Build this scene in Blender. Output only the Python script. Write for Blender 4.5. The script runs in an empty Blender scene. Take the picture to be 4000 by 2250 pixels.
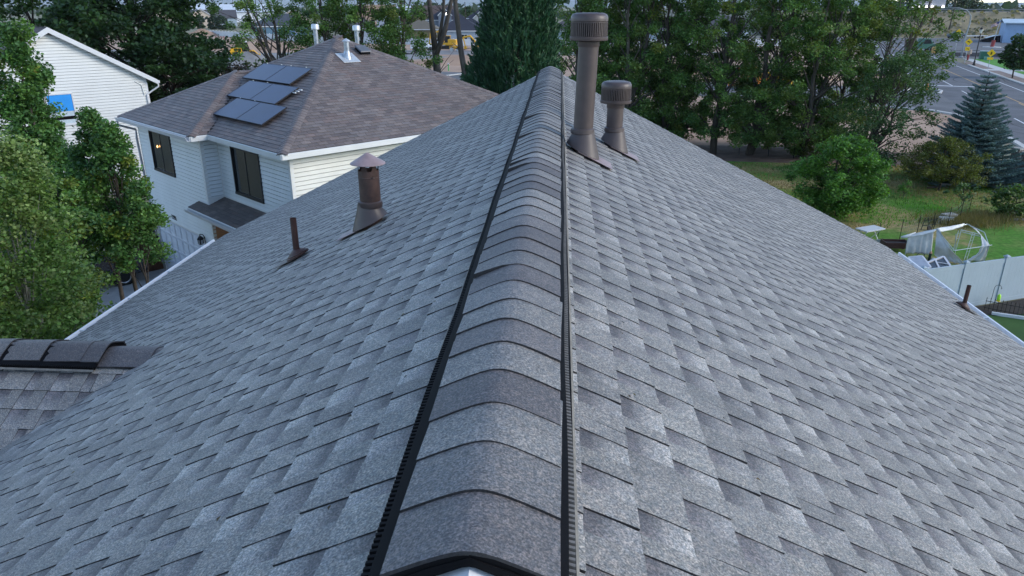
import bpy, math, random
import numpy as np
from mathutils import Vector, Matrix
random.seed(7); RNG = np.random.default_rng(11)
SC = bpy.context.scene
COL = SC.collection
PI = math.pi
def rad(a): return math.radians(a)

# ------------------------------------------------------------------ camera, sky, sun, exposure
EYE = 9.5                                   # the drone hovers 9.5 m above the yard
cam = bpy.data.cameras.new('camera'); camo = bpy.data.objects.new('camera', cam); COL.objects.link(camo)
cam.sensor_width = 36.0; cam.lens = 25.84; cam.clip_start = 0.05; cam.clip_end = 30000
camo.location = (0, 0, EYE); camo.rotation_euler = (rad(69.0), 0, rad(3.54))
SC.camera = camo
SUN_EL, SUN_AZ = rad(24), rad(98)          # azimuth clockwise from +Y: low glow behind and to the right
w = bpy.data.worlds.new('World'); SC.world = w; w.use_nodes = True
nt = w.node_tree; bg = nt.nodes['Background']
sky = nt.nodes.new('ShaderNodeTexSky'); sky.sky_type = 'NISHITA'; sky.sun_disc = False
sky.sun_elevation = SUN_EL; sky.sun_rotation = SUN_AZ
sky.altitude = 1400; sky.air_density = 1.0; sky.dust_density = 0.4; sky.ozone_density = 1.0
nt.links.new(sky.outputs[0], bg.inputs[0]); bg.inputs[1].default_value = 0.15
sun = bpy.data.lights.new('sun', 'SUN'); suno = bpy.data.objects.new('sun', sun); COL.objects.link(suno)
sun.energy = 1.25; sun.angle = rad(28); sun.color = (1.0, 0.92, 0.80)
sd = Vector((math.sin(SUN_AZ)*math.cos(SUN_EL), math.cos(SUN_AZ)*math.cos(SUN_EL), math.sin(SUN_EL)))
suno.rotation_euler = sd.to_track_quat('Z', 'Y').to_euler(); suno.location = (20, -20, 40)
vs = SC.view_settings; vs.view_transform = 'Standard'; vs.look = 'None'; vs.gamma = 1.0
vs.use_curve_mapping = False; vs.exposure = 1.42

# ------------------------------------------------------------------ materials
def _new(name):
    m = bpy.data.materials.new(name); m.use_nodes = True
    n = m.node_tree.nodes; n.clear()
    o = n.new('ShaderNodeOutputMaterial'); b = n.new('ShaderNodeBsdfPrincipled')
    m.node_tree.links.new(b.outputs[0], o.inputs[0])
    return m, n, m.node_tree.links, b, o
def _noise(n, L, scale, detail=4, rough=.6, coord='pos', vscale=None):
    if coord == 'pos': g = n.new('ShaderNodeNewGeometry').outputs['Position']
    else: g = n.new('ShaderNodeTexCoord').outputs['Object']
    if vscale:
        mp = n.new('ShaderNodeMapping'); mp.inputs['Scale'].default_value = vscale
        L.new(g, mp.inputs[0]); g = mp.outputs[0]
    t = n.new('ShaderNodeTexNoise'); t.inputs['Scale'].default_value = scale
    t.inputs['Detail'].default_value = detail; t.inputs['Roughness'].default_value = rough
    L.new(g, t.inputs['Vector']); return t.outputs['Fac']
def _ramp(n, L, fac, stops):
    r = n.new('ShaderNodeValToRGB'); e = r.color_ramp.elements
    while len(e) < len(stops): e.new(.5)
    for i, (p, c) in enumerate(stops):
        e[i].position = p; e[i].color = (c[0], c[1], c[2], 1)
    L.new(fac, r.inputs[0]); return r.outputs[0]
def _mul(n, L, a, b):
    m = n.new('ShaderNodeMix'); m.data_type = 'RGBA'; m.blend_type = 'MULTIPLY'; m.inputs[0].default_value = 1
    L.new(a, m.inputs[6]); L.new(b, m.inputs[7]); return m.outputs[2]
def _attr(n):
    a = n.new('ShaderNodeAttribute'); a.attribute_name = 'tint'; return a.outputs['Color']
def M(name, col, rough=.7, var=.12, scale=5., col2=None, metal=0., tint=False, spec=.3, coat=0, bump=0., vscale=None, lo=.32, hi=.68):
    m, n, L, b, o = _new(name)
    c = np.array(col)
    a, d = (c*(1-var), c*(1+var)) if col2 is None else (c, np.array(col2))
    f = _noise(n, L, scale, vscale=vscale)
    out = _ramp(n, L, f, [(lo, a), (hi, d)])
    if tint: out = _mul(n, L, out, _attr(n))
    L.new(out, b.inputs['Base Color'])
    b.inputs['Roughness'].default_value = rough; b.inputs['Metallic'].default_value = metal
    b.inputs['Specular IOR Level'].default_value = spec; b.inputs['Coat Weight'].default_value = coat
    if bump:
        bp = n.new('ShaderNodeBump'); bp.inputs['Strength'].default_value = bump; bp.inputs['Distance'].default_value = .02
        L.new(_noise(n, L, scale*6, 3), bp.inputs['Height']); L.new(bp.outputs[0], b.inputs['Normal'])
    return m
def granule(name, base=1.0, spk=(.34, 2.05), fine=175., warm=(1.10, 1.0, .92)):
    """mineral granules on asphalt shingles: colour from the piece, speckle from the grains"""
    m, n, L, b, o = _new(name)
    s1 = _ramp(n, L, _noise(n, L, fine, 2, .7), [(.30, (spk[0],)*3), (.5, (1, 1, 1)), (.70, (spk[1]*warm[0], spk[1], spk[1]*.97))])
    s2 = _ramp(n, L, _noise(n, L, fine*.37, 2, .6), [(.35, (.86, .87, .90)), (.65, (1.12*warm[0], 1.11, 1.12*warm[2]))])
    s3 = _ramp(n, L, _noise(n, L, 1.7, 5, .65), [(.3, (.86, .87, .88)), (.7, (1.10, 1.10, 1.09))])
    s4 = _ramp(n, L, _noise(n, L, 42., 3, .7), [(.3, (.80, .80, .81)), (.7, (1.2, 1.2, 1.19))])
    s5 = _ramp(n, L, _noise(n, L, .9, 4, .6, vscale=(1, 8, 1)), [(.32, (.88, .88, .89)), (.66, (1.09, 1.09, 1.08))])
    s3 = _mul(n, L, _mul(n, L, s3, s4), s5)
    c = _mul(n, L, _mul(n, L, _attr(n), s1), _mul(n, L, s2, s3))
    L.new(c, b.inputs['Base Color']); b.inputs['Roughness'].default_value = .62
    b.inputs['Specular IOR Level'].default_value = .6
    bp = n.new('ShaderNodeBump'); bp.inputs['Strength'].default_value = .35; bp.inputs['Distance'].default_value = .004
    L.new(_noise(n, L, fine, 2), bp.inputs['Height']); L.new(bp.outputs[0], b.inputs['Normal'])
    return m
def leafmat(name, trans=.36, rough=.55):
    m, n, L, b, o = _new(name)
    L.new(_attr(n), b.inputs['Base Color']); b.inputs['Roughness'].default_value = rough
    b.inputs['Specular IOR Level'].default_value = .35
    t = n.new('ShaderNodeBsdfTranslucent'); L.new(_mul(n, L, _attr(n), _rgb(n, (1.25, 1.3, .6))), t.inputs[0])
    x = n.new('ShaderNodeMixShader'); x.inputs[0].default_value = trans
    L.new(b.outputs[0], x.inputs[1]); L.new(t.outputs[0], x.inputs[2]); L.new(x.outputs[0], o.inputs[0])
    return m
def _rgb(n, c):
    r = n.new('ShaderNodeRGB'); r.outputs[0].default_value = (c[0], c[1], c[2], 1); return r.outputs[0]
def emit(name, col, st):
    m, n, L, b, o = _new(name)
    b.inputs['Base Color'].default_value = (*col, 1)
    b.inputs['Emission Color'].default_value = (*col, 1); b.inputs['Emission Strength'].default_value = st
    return m
def glass(name, col, rough=.06):
    return M(name, col, rough, .25, 1.5, spec=.6)

MT = dict(
 shingle=granule('grey_shingle'), cap=granule('ridge_cap_shingle'), brown=granule('brown_shingle', fine=120., spk=(.7, 1.3)),
 black=M('black_plastic', (.005, .005, .006), .7, spec=.08), vent=M('vent_brown_paint', (.066, .047, .043), .45, .14, 9, spec=.5),
 rust=M('weathered_brown_paint', (.042, .025, .021), .5, .3, 14, col2=(.082, .047, .037), spec=.35),
 hat=M('sunbleached_brown_paint', (.26, .19, .19), .45, .15, 12), plumb=M('plumbing_brown_paint', (.06, .030, .024), .5, .2, 14),
 gap=M('asphalt_edge', (.02, .02, .022), .9), wht=M('white_metal', (.66, .68, .70), .4, .04, 3), deck=M('roof_deck', (.04, .04, .042), .9),
 fin=M('vent_fin_plastic', (.006, .006, .007), .7, spec=.1), fin_lit=M('vent_fin_lit', (.13, .12, .11), .7, .2, 40), edge_strip=M('vent_edge_strip', (.16, .15, .135), .7, .25, 30),
 siding=M('white_siding', (.66, .69, .70), .5, .05, 1.2, vscale=(1, 1, .3)), siding_lit=M('white_siding_lit', (.64, .63, .575), .5, .05, 1.2),
 bright=M('bright_siding', (.60, .61, .60), .5, .04, 1.), trim=M('white_trim', (.60, .60, .58), .45, .04, 2),
 frame=M('black_window_frame', (.014, .014, .016), .4), pane=glass('dark_window_glass', (.018, .022, .024)),
 gdoor=M('garage_door_paint', (.55, .58, .64), .45, .04, 3), galv=M('galvanised_steel', (.36, .39, .43), .4, .25, 9, metal=.7),
 alu=M('mill_aluminium', (.55, .57, .58), .4, .12, 20, metal=.5), solar=M('solar_glass', (.014, .022, .062), .28, .2, .8, spec=.35, coat=.0),
 sframe=M('solar_frame', (.012, .012, .016), .4), orange=M('porch_lit_siding', (.46, .24, .13), .55, .1, 3),  # porch siding tinted orange to carry the warm porch light
 concrete=M('concrete', (.33, .32, .31), .85, .16, 1.5, bump=.1), kerb=M('kerb_concrete', (.45, .44, .42), .85, .1, 2),
 asphalt=M('asphalt', (.105, .105, .112), .9, .22, .35), asphalt2=M('old_asphalt', (.12, .118, .12), .9, .25, .25),
 dirt=M('bare_dirt', (.29, .185, .125), .95, .3, .12, col2=(.42, .29, .205)), gravel=M('grey_gravel', (.21, .205, .20), .95, .25, .4),
 bark=M('grey_bark', (.085, .072, .060), .9, .35, 5, vscale=(1, 1, .25), bump=.5), barkd=M('dark_bark', (.045, .037, .030), .9, .3, 6, bump=.4),
 birch=M('pale_bark', (.34, .33, .29), .8, .3, 5), leaf=leafmat('leaves'), needle=leafmat('needles', .12, .6),
 yellow=M('machine_yellow', (.62, .33, .02), .4, .08, 2), rubber=M('tyre_rubber', (.018, .018, .018), .8), rim=M('wheel_rim', (.5, .5, .52), .3, .05, 5, metal=.7),
 white=M('white_paint', (.55, .56, .575), .35, .04, 2), vinyl=M('white_vinyl', (.33, .39, .425), .45, .04, 1.5),
 carblack=M('car_paint', (.012, .016, .025), .22, .1, 2, spec=.6, coat=.5), sign=M('sign_yellow', (.85, .52, .015), .5, .04, 2), signblk=M('sign_black', (.015, .013, .01), .6),
 plastic=M('greenhouse_film', (.60, .60, .57), .55, .14, 3.5), tube=M('greenhouse_pole', (.42, .46, .46), .4, .1, 4, metal=.3),
 iron=M('black_iron', (.012, .012, .013), .55), stone=M('stone_wall', (.17, .155, .14), .9, .35, 7, bump=.6),
 stonecap=M('stone_cap', (.30, .29, .27), .9, .12, 4), greenbox=M('utility_green', (.035, .12, .085), .5, .08, 2),
 red=M('red_paint', (.22, .03, .03), .5), blueboard=M('blue_board', (.02, .25, .66), .6, .06, 2), blue=M('blue_plastic', (.03, .16, .32), .5),
 planter=M('planter_brown', (.055, .026, .022), .6), wood=M('weathered_wood', (.10, .045, .025), .7, .3, 5), mulch=M('park_strip_gravel', (.20, .15, .125), .95, .3, .8),
 hill=M('far_hills', (.12, .16, .17), .95, .2, .002), dry=M('embankment_grass', (.17, .145, .09), .95, .3, .06, col2=(.26, .215, .13)),
 lap_shadow=M('lap_shadow_backing', (.16, .17, .18), .9, .1), lime=M('feeder_green', (.38, .75, .05), .35), lawn2=M('mown_lawn', (.035, .085, .018), .95, .2, .5),  # wall backing greyed so the siding gaps read as shadow lines
)
# ------------------------------------------------------------------ mesh helpers
class MB:
    """collects vertices and faces, then links them as one mesh object"""
    def __init__(s): s.v = []; s.f = []; s.c = []; s.mi = []; s.m = 0; s.col = (1, 1, 1)
    def add(s, vs, fs, cols=None):
        o = len(s.v); s.v += [tuple(p) for p in vs]
        s.c += list(cols) if cols is not None else [s.col]*len(vs)
        for f in fs: s.f.append([i+o for i in f]); s.mi.append(s.m)
        return s
    def box(s, c, d, rot=None, taper=1.0):
        x, y, z = d[0]/2, d[1]/2, d[2]/2
        P = [(-x, -y, -z), (x, -y, -z), (x, y, -z), (-x, y, -z), (-x*taper, -y*taper, z), (x*taper, -y*taper, z), (x*taper, y*taper, z), (-x*taper, y*taper, z)]
        if rot is not None: P = [rot @ Vector(p) for p in P]
        P = [(p[0]+c[0], p[1]+c[1], p[2]+c[2]) for p in P]
        return s.add(P, [(0, 3, 2, 1), (4, 5, 6, 7), (0, 1, 5, 4), (1, 2, 6, 5), (2, 3, 7, 6), (3, 0, 4, 7)])
    def bx(s, a, b):
        return s.box([(a[i]+b[i])/2 for i in range(3)], [abs(b[i]-a[i]) for i in range(3)])
    def tube(s, pts, r, n=8, cap=True):
        pts = [Vector(p) for p in pts]; k = len(pts)
        rs = [r]*k if not hasattr(r, '__len__') else r
        o = len(s.v); V = []; F = []
        prev = None
        for i, p in enumerate(pts):
            t = (pts[min(i+1, k-1)]-pts[max(i-1, 0)]).normalized()
            a = prev if prev is not None else (Vector((1, 0, 0)) if abs(t.x) < .9 else Vector((0, 1, 0)))
            u = (a - t*a.dot(t)).normalized(); prev = u; q = t.cross(u)
            for j in range(n):
                an = 2*PI*j/n; V.append(p+(u*math.cos(an)+q*math.sin(an))*rs[i])
        for i in range(k-1):
            for j in range(n):
                F.append((i*n+j, i*n+(j+1) % n, (i+1)*n+(j+1) % n, (i+1)*n+j))
        if cap: F.append(tuple(range(n-1, -1, -1))); F.append(tuple((k-1)*n+j for j in range(n)))
        return s.add(V, F)
    def lathe(s, prof, n=24, c=(0, 0, 0), cap=True, shear=None):
        V = []; F = []; k = len(prof)
        for r, z in prof:
            for j in range(n):
                an = 2*PI*j/n; x, y = r*math.cos(an), r*math.sin(an)
                V.append((c[0]+x, c[1]+y, c[2]+z+(shear(x, y, z) if shear else 0)))
        for i in range(k-1):
            for j in range(n): F.append((i*n+j, i*n+(j+1) % n, (i+1)*n+(j+1) % n, (i+1)*n+j))
        if cap: F.append(tuple(range(n-1, -1, -1))); F.append(tuple((k-1)*n+j for j in range(n)))
        return s.add(V, F)
    def prism(s, poly, h0, h1, axis='z'):
        """extrude a 2-D polygon between h0 and h1 along an axis"""
        def P(a, b, h): return (a, b, h) if axis == 'z' else ((a, h, b) if axis == 'y' else (h, a, b))
        n = len(poly)
        V = [P(a, b, h0) for a, b in poly]+[P(a, b, h1) for a, b in poly]
        F = [tuple(range(n-1, -1, -1)), tuple(range(n, 2*n))]+[(i, (i+1) % n, n+(i+1) % n, n+i) for i in range(n)]
        return s.add(V, F)
    def build(s, name, mat, parent=None, smooth=False, off=None, loc=None, kind=None):
        me = s.mesh(name, mat, smooth, off); return put(name, me, parent, loc, kind)
    def mesh(s, name, mat, smooth=False, off=None):
        V = np.array(s.v, dtype=float)
        if off is not None: V = V-np.array(off)
        me = bpy.data.meshes.new(name); me.from_pydata(V.tolist(), [], s.f)
        for m in (mat if isinstance(mat, (list, tuple)) else [mat]): me.materials.append(m)
        if any(s.mi): me.polygons.foreach_set('material_index', s.mi)
        at = me.color_attributes.new('tint', 'FLOAT_COLOR', 'POINT')
        c = np.ones((len(V), 4), dtype=np.float32); c[:, :3] = np.array(s.c); at.data.foreach_set('color', c.ravel())
        if smooth: me.polygons.foreach_set('use_smooth', [True]*len(me.polygons))
        if smooth == 'edge': me.set_sharp_from_angle(angle=rad(40))
        me.update(); return me
def put(name, me, parent=None, loc=None, kind=None, rot=None):
    o = bpy.data.objects.new(name, me); COL.objects.link(o)
    if parent: o.parent = parent
    if loc is not None: o.location = loc
    if rot is not None: o.rotation_euler = rot
    if kind: o['kind'] = kind
    return o
def tag(o, label, cat, group=None):
    o['label'] = label; o['category'] = cat
    if group: o['group'] = group
    return o
def thing(name, label, cat, loc=(0, 0, 0), rz=0., group=None):
    o = bpy.data.objects.new(name, None); COL.objects.link(o); o.empty_display_size = .2
    o.location = loc; o.rotation_euler = (0, 0, rz); return tag(o, label, cat, group)
def copy_tree(o, loc, rz, label, parent=None):
    c = o.copy(); COL.objects.link(c)
    if parent: c.parent = parent
    else: c.location = loc; c.rotation_euler = (0, 0, rz); c['label'] = label
    for ch in list(o.children): copy_tree(ch, None, None, None, c)
    return c
def sheet(name, pts, z, mat, kind='structure', n=None):
    b = MB(); b.add([(x, y, z) for x, y in pts], [tuple(range(len(pts)))]); return b.build(name, mat, kind=kind)
def cards(name, C, U, W, col, mat, parent=None, off=(0, 0, 0), kind=None, tip=.5):
    """one mesh of many small leaf faces: centre C, half length U, half width W (N x 3 arrays)"""
    N = len(C); V = np.empty((N, 4, 3)); C = C-np.array(off)
    V[:, 0] = C-U; V[:, 1] = C+W*1.0-U*.1; V[:, 2] = C+U; V[:, 3] = C-W*1.0-U*.1
    me = bpy.data.meshes.new(name); me.vertices.add(4*N); me.vertices.foreach_set('co', V.ravel())
    me.loops.add(4*N); me.loops.foreach_set('vertex_index', np.arange(4*N, dtype=np.int32))
    me.polygons.add(N); me.polygons.foreach_set('loop_start', np.arange(N, dtype=np.int32)*4)
    me.polygons.foreach_set('loop_total', np.full(N, 4, dtype=np.int32))
    me.materials.append(mat)
    at = me.color_attributes.new('tint', 'FLOAT_COLOR', 'POINT')
    c = np.ones((N, 4, 4), dtype=np.float32); c[:, :, :3] = col[:, None, :]; at.data.foreach_set('color', c.ravel())
    me.update(calc_edges=True); return put(name, me, parent, kind=kind)
def unit(a): return a/np.maximum(np.linalg.norm(a, axis=1, keepdims=True), 1e-9)
def orient(N, up=.5, base=None):
    """random leaf axes; returns unit length and width axes"""
    n = RNG.normal(size=(N, 3)); n[:, 2] = np.abs(n[:, 2])+up; n = unit(n)
    if base is not None: n = unit(n+base)
    a = RNG.normal(size=(N, 3)); u = unit(a-n*np.sum(a*n, 1, keepdims=True)); return u, np.cross(n, u)
def text(name, s, size, mat, parent, loc, rot, ext=.004, align='CENTER', shear=0):
    cu = bpy.data.curves.new(name, 'FONT'); cu.body = s; cu.size = size; cu.extrude = ext; cu.align_x = align; cu.shear = shear; cu.resolution_u = 3
    o = bpy.data.objects.new(name, cu); COL.objects.link(o); bpy.context.view_layer.update()
    me = bpy.data.meshes.new_from_object(o.evaluated_get(bpy.context.evaluated_depsgraph_get()))
    bpy.data.objects.remove(o); bpy.data.curves.remove(cu); me.materials.clear(); me.materials.append(mat)
    return put(name, me, parent, loc, rot=rot)

# projection used only to choose which pieces are large enough to be objects of their own
_c, _s = math.cos(rad(3.54)), math.sin(rad(3.54)); _cp, _sp = math.cos(rad(21)), math.sin(rad(21))
def seen(p, nrm, margin=1.06):
    x, y, z = p[0], p[1], p[2]-EYE
    X, Y = _c*x+_s*y, -_s*x+_c*y; d = Y*_cp-z*_sp; u = Y*_sp+z*_cp
    if d < .3 or abs(X/d) > .6967*margin or abs(u/d) > .3919*margin: return 0.
    v = Vector((-x, -y, -z)); R = v.length
    return max(0., v.dot(nrm)/R)/R**2
# ------------------------------------------------------------------ the house under the camera
RX, RZ = -0.136, 8.595                        # ridge line x and height
Y0, Y1 = 1.045, 11.88                         # near and far gable ends
HW = 5.66                                     # ridge to eave, in plan
CS, SN = .8944, .4472                         # 6:12 pitch
EXPO = .143
CX0, CY0, CZ0, CHW, CXE = -2.606, 4.28, 7.36, 3.25, -8.6     # cross gable ridge: x where it meets the slope, y, height, half width, far end
house = thing('shingled_house', 'house with the grey shingle roof and black ridge vent right below the viewer', 'house', (RX, 6.46, 0))
HO = (RX, 6.46, 0)
def hpart(b, name, mat, smooth=False, kind=None): return b.build(name, mat, house, smooth, HO, kind=kind)
Ez = RZ-HW/2
b = MB()                                      # boarding under the shingles
for s in (1, -1):
    b.prism([(RX, RZ-.03), (RX+s*HW, Ez-.03), (RX+s*HW, Ez-.06), (RX, RZ-.08)][::s], Y0+.01, Y1-.01, 'y')
hpart(b, 'roof_deck', MT['deck'])
b = MB()
for s in (1, -1):
    b.prism([(CY0, CZ0-.03), (CY0+s*CHW, CZ0-.03-CHW/2), (CY0+s*CHW, CZ0-.07-CHW/2), (CY0, CZ0-.09)][::-s], CXE+.01, CX0, 'x')
hpart(b, 'gable_deck', MT['deck'])
b = MB(); b.bx((RX-5.2, 1.6, 0), (RX+5.2, 11.35, 5.62)); b.bx((-8.1, 1.7, 0), (RX-5.2, 6.9, 5.45))
b.prism([(RX-5.2, 5.62), (RX+5.2, 5.62), (RX, 8.2)], 1.6, 11.35, 'y')
hpart(b, 'wall', MT['siding'])
LIGHT = [(.186, .189, .178), (.172, .175, .165), (.200, .204, .191), (.155, .157, .150), (.178, .180, .171)]
PALE = [(.285, .293, .280), (.25, .257, .247), (.31, .318, .303), (.225, .230, .224)]
def shingle_variant(rg, far=1):
    """one laminated shingle, 1 m long: a lower ply seen in the gaps and raised tabs; local u along, v upslope, w up"""
    b = MB(); e = EXPO; u = 0.; k = 0; tab = rg.random() < .5
    cuts = [0.]
    while u < .97:
        d = rg.uniform(.075, .135) if tab else rg.uniform(.055, .105)
        u = u+d if u+d < .95 else 1.; cuts.append(u); tab = not tab
    tab = len(cuts) % 2 == 0
    h0, h1 = .001, .0068
    for a, c in zip(cuts[:-1], cuts[1:]):
        if tab:
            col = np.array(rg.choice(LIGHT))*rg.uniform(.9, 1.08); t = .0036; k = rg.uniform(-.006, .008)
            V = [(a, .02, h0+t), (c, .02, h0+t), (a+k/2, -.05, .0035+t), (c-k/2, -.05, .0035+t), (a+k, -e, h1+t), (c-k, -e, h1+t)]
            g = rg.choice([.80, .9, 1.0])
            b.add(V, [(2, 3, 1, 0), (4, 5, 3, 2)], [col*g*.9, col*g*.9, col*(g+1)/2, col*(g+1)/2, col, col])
            b.col = (.014, .014, .016)
            b.add([V[0], V[2], V[4], (a, .02, 0), (a+k/2, -.05, 0), (a+k, -e, 0)], [(0, 3, 4, 1), (1, 4, 5, 2)])
            b.add([V[1], V[3], V[5], (c, .02, 0), (c-k/2, -.05, 0), (c-k, -e, 0)], [(1, 4, 3, 0), (2, 5, 4, 1)])
            b.add([V[4], V[5], (c-k, -e, 0), (a+k, -e, 0)], [(0, 3, 2, 1)])
        else:
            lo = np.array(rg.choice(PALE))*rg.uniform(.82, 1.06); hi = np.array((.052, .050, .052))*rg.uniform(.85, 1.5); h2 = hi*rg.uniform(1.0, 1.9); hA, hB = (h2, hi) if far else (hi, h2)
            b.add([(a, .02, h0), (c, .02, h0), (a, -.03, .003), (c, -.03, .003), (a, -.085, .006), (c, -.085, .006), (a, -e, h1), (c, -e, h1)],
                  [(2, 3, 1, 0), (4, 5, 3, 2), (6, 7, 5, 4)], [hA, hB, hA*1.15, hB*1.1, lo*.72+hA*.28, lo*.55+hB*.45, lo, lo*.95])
            b.col = (.02, .02, .022); b.add([(a, -e, h1), (c, -e, h1), (c, -e, 0), (a, -e, 0)], [(0, 3, 2, 1)])
        tab = not tab
    return b
rg = random.Random(5)
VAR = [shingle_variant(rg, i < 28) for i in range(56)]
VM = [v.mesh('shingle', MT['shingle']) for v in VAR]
JOBS = []                                     # (score, variant, matrix, clip low, clip high) for every shingle of the roof
def course(org, U, V, N, a0, lo, hi, stag, vs_=0):
    """a row of shingles along U from lo to hi, butt a0+EXPO below the ridge"""
    u = lo-stag
    while u < hi:
        c0, c1 = max(0., lo-u), min(1., hi-u)
        if c1-c0 > .01:
            p = org+U*u-V*a0; m = Matrix(((U.x, V.x, N.x, p.x), (U.y, V.y, N.y, p.y), (U.z, V.z, N.z, p.z), (0, 0, 0, 1)))
            q = p+U*(c0+c1)/2-V*.07
            JOBS.append((seen(q, N)*(c1-c0), rg.randrange(28)+vs_, m, c0, c1))
        u += 1.
st = 0.
for s in (1, -1):
    U = Vector((0, s, 0)); N = Vector((s*SN, 0, CS)); V = N.cross(U)
    org = Vector((RX, 0, RZ-.012))
    for j in range(44):
        st = (st+.165+rg.choice([0, 0, .03])) % 1.
        lo, hi = (Y0, Y1) if s > 0 else (-Y1, -Y0)
        a0 = .085+j*EXPO
        if a0+.1 > HW/CS: break
        if s < 0:                             # leave out what the cross gable covers
            d = (-RX-CX0)*0+(RX-CX0); x = a0*CS-d
            if x > .25:
                x = min(x-.2, CHW); course(org, U, V, N, a0, -Y1, -(CY0+x), st, 28)
                if x < CHW-.3: course(org, U, V, N, a0, -(CY0-x), -Y0, st*.7, 28)
                continue
        course(org, U, V, N, a0, lo, hi, st, 0 if s > 0 else 28)
for s in (1, -1):                             # s=1: the cross gable's slope towards the viewer
    U = Vector((s, 0, 0)); N = Vector((0, -s*SN, CS)); V = N.cross(U); org = Vector((0, CY0, CZ0-.012))
    for j in range(25):
        a0 = .06+j*EXPO; st = (st+.165) % 1.
        if a0+.1 > CHW/CS: break
        xe = CX0-a0*CS+.06
        course(org, U, V, N, a0, *((CXE, xe) if s > 0 else (-xe, -CXE)), st)
JOBS.sort(key=lambda j: -j[0])
def clipped(vi, c0, c1):
    v = np.array(VAR[vi].v); v[:, 0] = np.clip(v[:, 0], c0, c1); return v
n_own = 0; rest = MB()
for sc, vi, m, c0, c1 in JOBS:
    if n_own < 300 and sc > 0:
        n_own += 1
        if c1-c0 > .999: me = VM[vi]
        else:
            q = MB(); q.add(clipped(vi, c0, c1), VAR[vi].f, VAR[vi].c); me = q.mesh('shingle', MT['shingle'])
        o = put('shingle', me, house); o.matrix_local = Matrix.Translation(-Vector(HO)) @ m
    else:
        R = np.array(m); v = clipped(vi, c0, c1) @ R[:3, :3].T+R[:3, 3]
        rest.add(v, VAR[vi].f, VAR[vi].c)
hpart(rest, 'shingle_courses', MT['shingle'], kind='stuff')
# ridge vent, its fins, and the cap shingles
RHO = .046
def crown(c): return -.5*(math.sqrt(c*c+RHO*RHO)-RHO)
CC = [-.158, -.118, -.08, -.05, -.026, -.009, .009, .026, .05, .08, .118, .158]
CAPC = [(.150, .152, .148), (.124, .126, .125), (.080, .077, .079), (.164, .168, .162), (.136, .139, .137), (.098, .096, .097)]
def cap_shingle(col, length=.3, lift=(0, 0), t=.0065):
    b = MB(); n = len(CC); V = []; C = []
    for i, c in enumerate(CC): V.append((c, 0, crown(c)+.0085+(lift[0] if c < -.04 else lift[1] if c > .04 else 0)*abs(c)/.158)); C.append(col)
    for i, c in enumerate(CC): V.append((c, length*.45, crown(c)+.005)); C.append(np.array(col)*.95)
    for i, c in enumerate(CC): V.append((c, length, crown(c)-.001)); C.append(np.array(col)*.9)
    F = [(r*n+i, r*n+i+1, (r+1)*n+i+1, (r+1)*n+i) for r in (0, 1) for i in range(n-1)]
    b.add(V, F, C); b.col = (.012, .012, .014)
    W = [(c, .0, crown(c)-.0005) for c in CC]
    b.add([V[i] for i in range(n)]+W, [(i, n+i, n+i+1, i+1) for i in range(n-1)])  # dark cut edge, carried down as painted shadow under lifted corners
    for i in (0, n-1): b.add([V[i], V[n+i], V[2*n+i], (CC[i], length, crown(CC[i])-.008), (CC[i], 0, crown(CC[i])-.004)], [(0, 1, 2, 3, 4) if i else (4, 3, 2, 1, 0)])
    return b
k = 0; y = 1.004; last = None
while y < Y1-.16:
    col = rg.choice([c for c in CAPC if c is not last]); last = col
    lift = (0, 0)
    if k in (9, 20, 21, 27, 33): lift = (.016, 0)
    elif rg.random() < .2: lift = (rg.uniform(0, .006), rg.uniform(0, .006))
    me = cap_shingle(np.array(col)*rg.uniform(.88, 1.12), lift=lift).mesh('ridge_cap_shingle', MT['cap'], 'edge')
    o = put('ridge_cap_shingle', me, house, (0, y-HO[1], RZ+.026+rg.uniform(0, .003))); o.rotation_euler = (0, 0, rg.uniform(-.022, .022))
    y += .1655+rg.uniform(-.009, .009); k += 1
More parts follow.
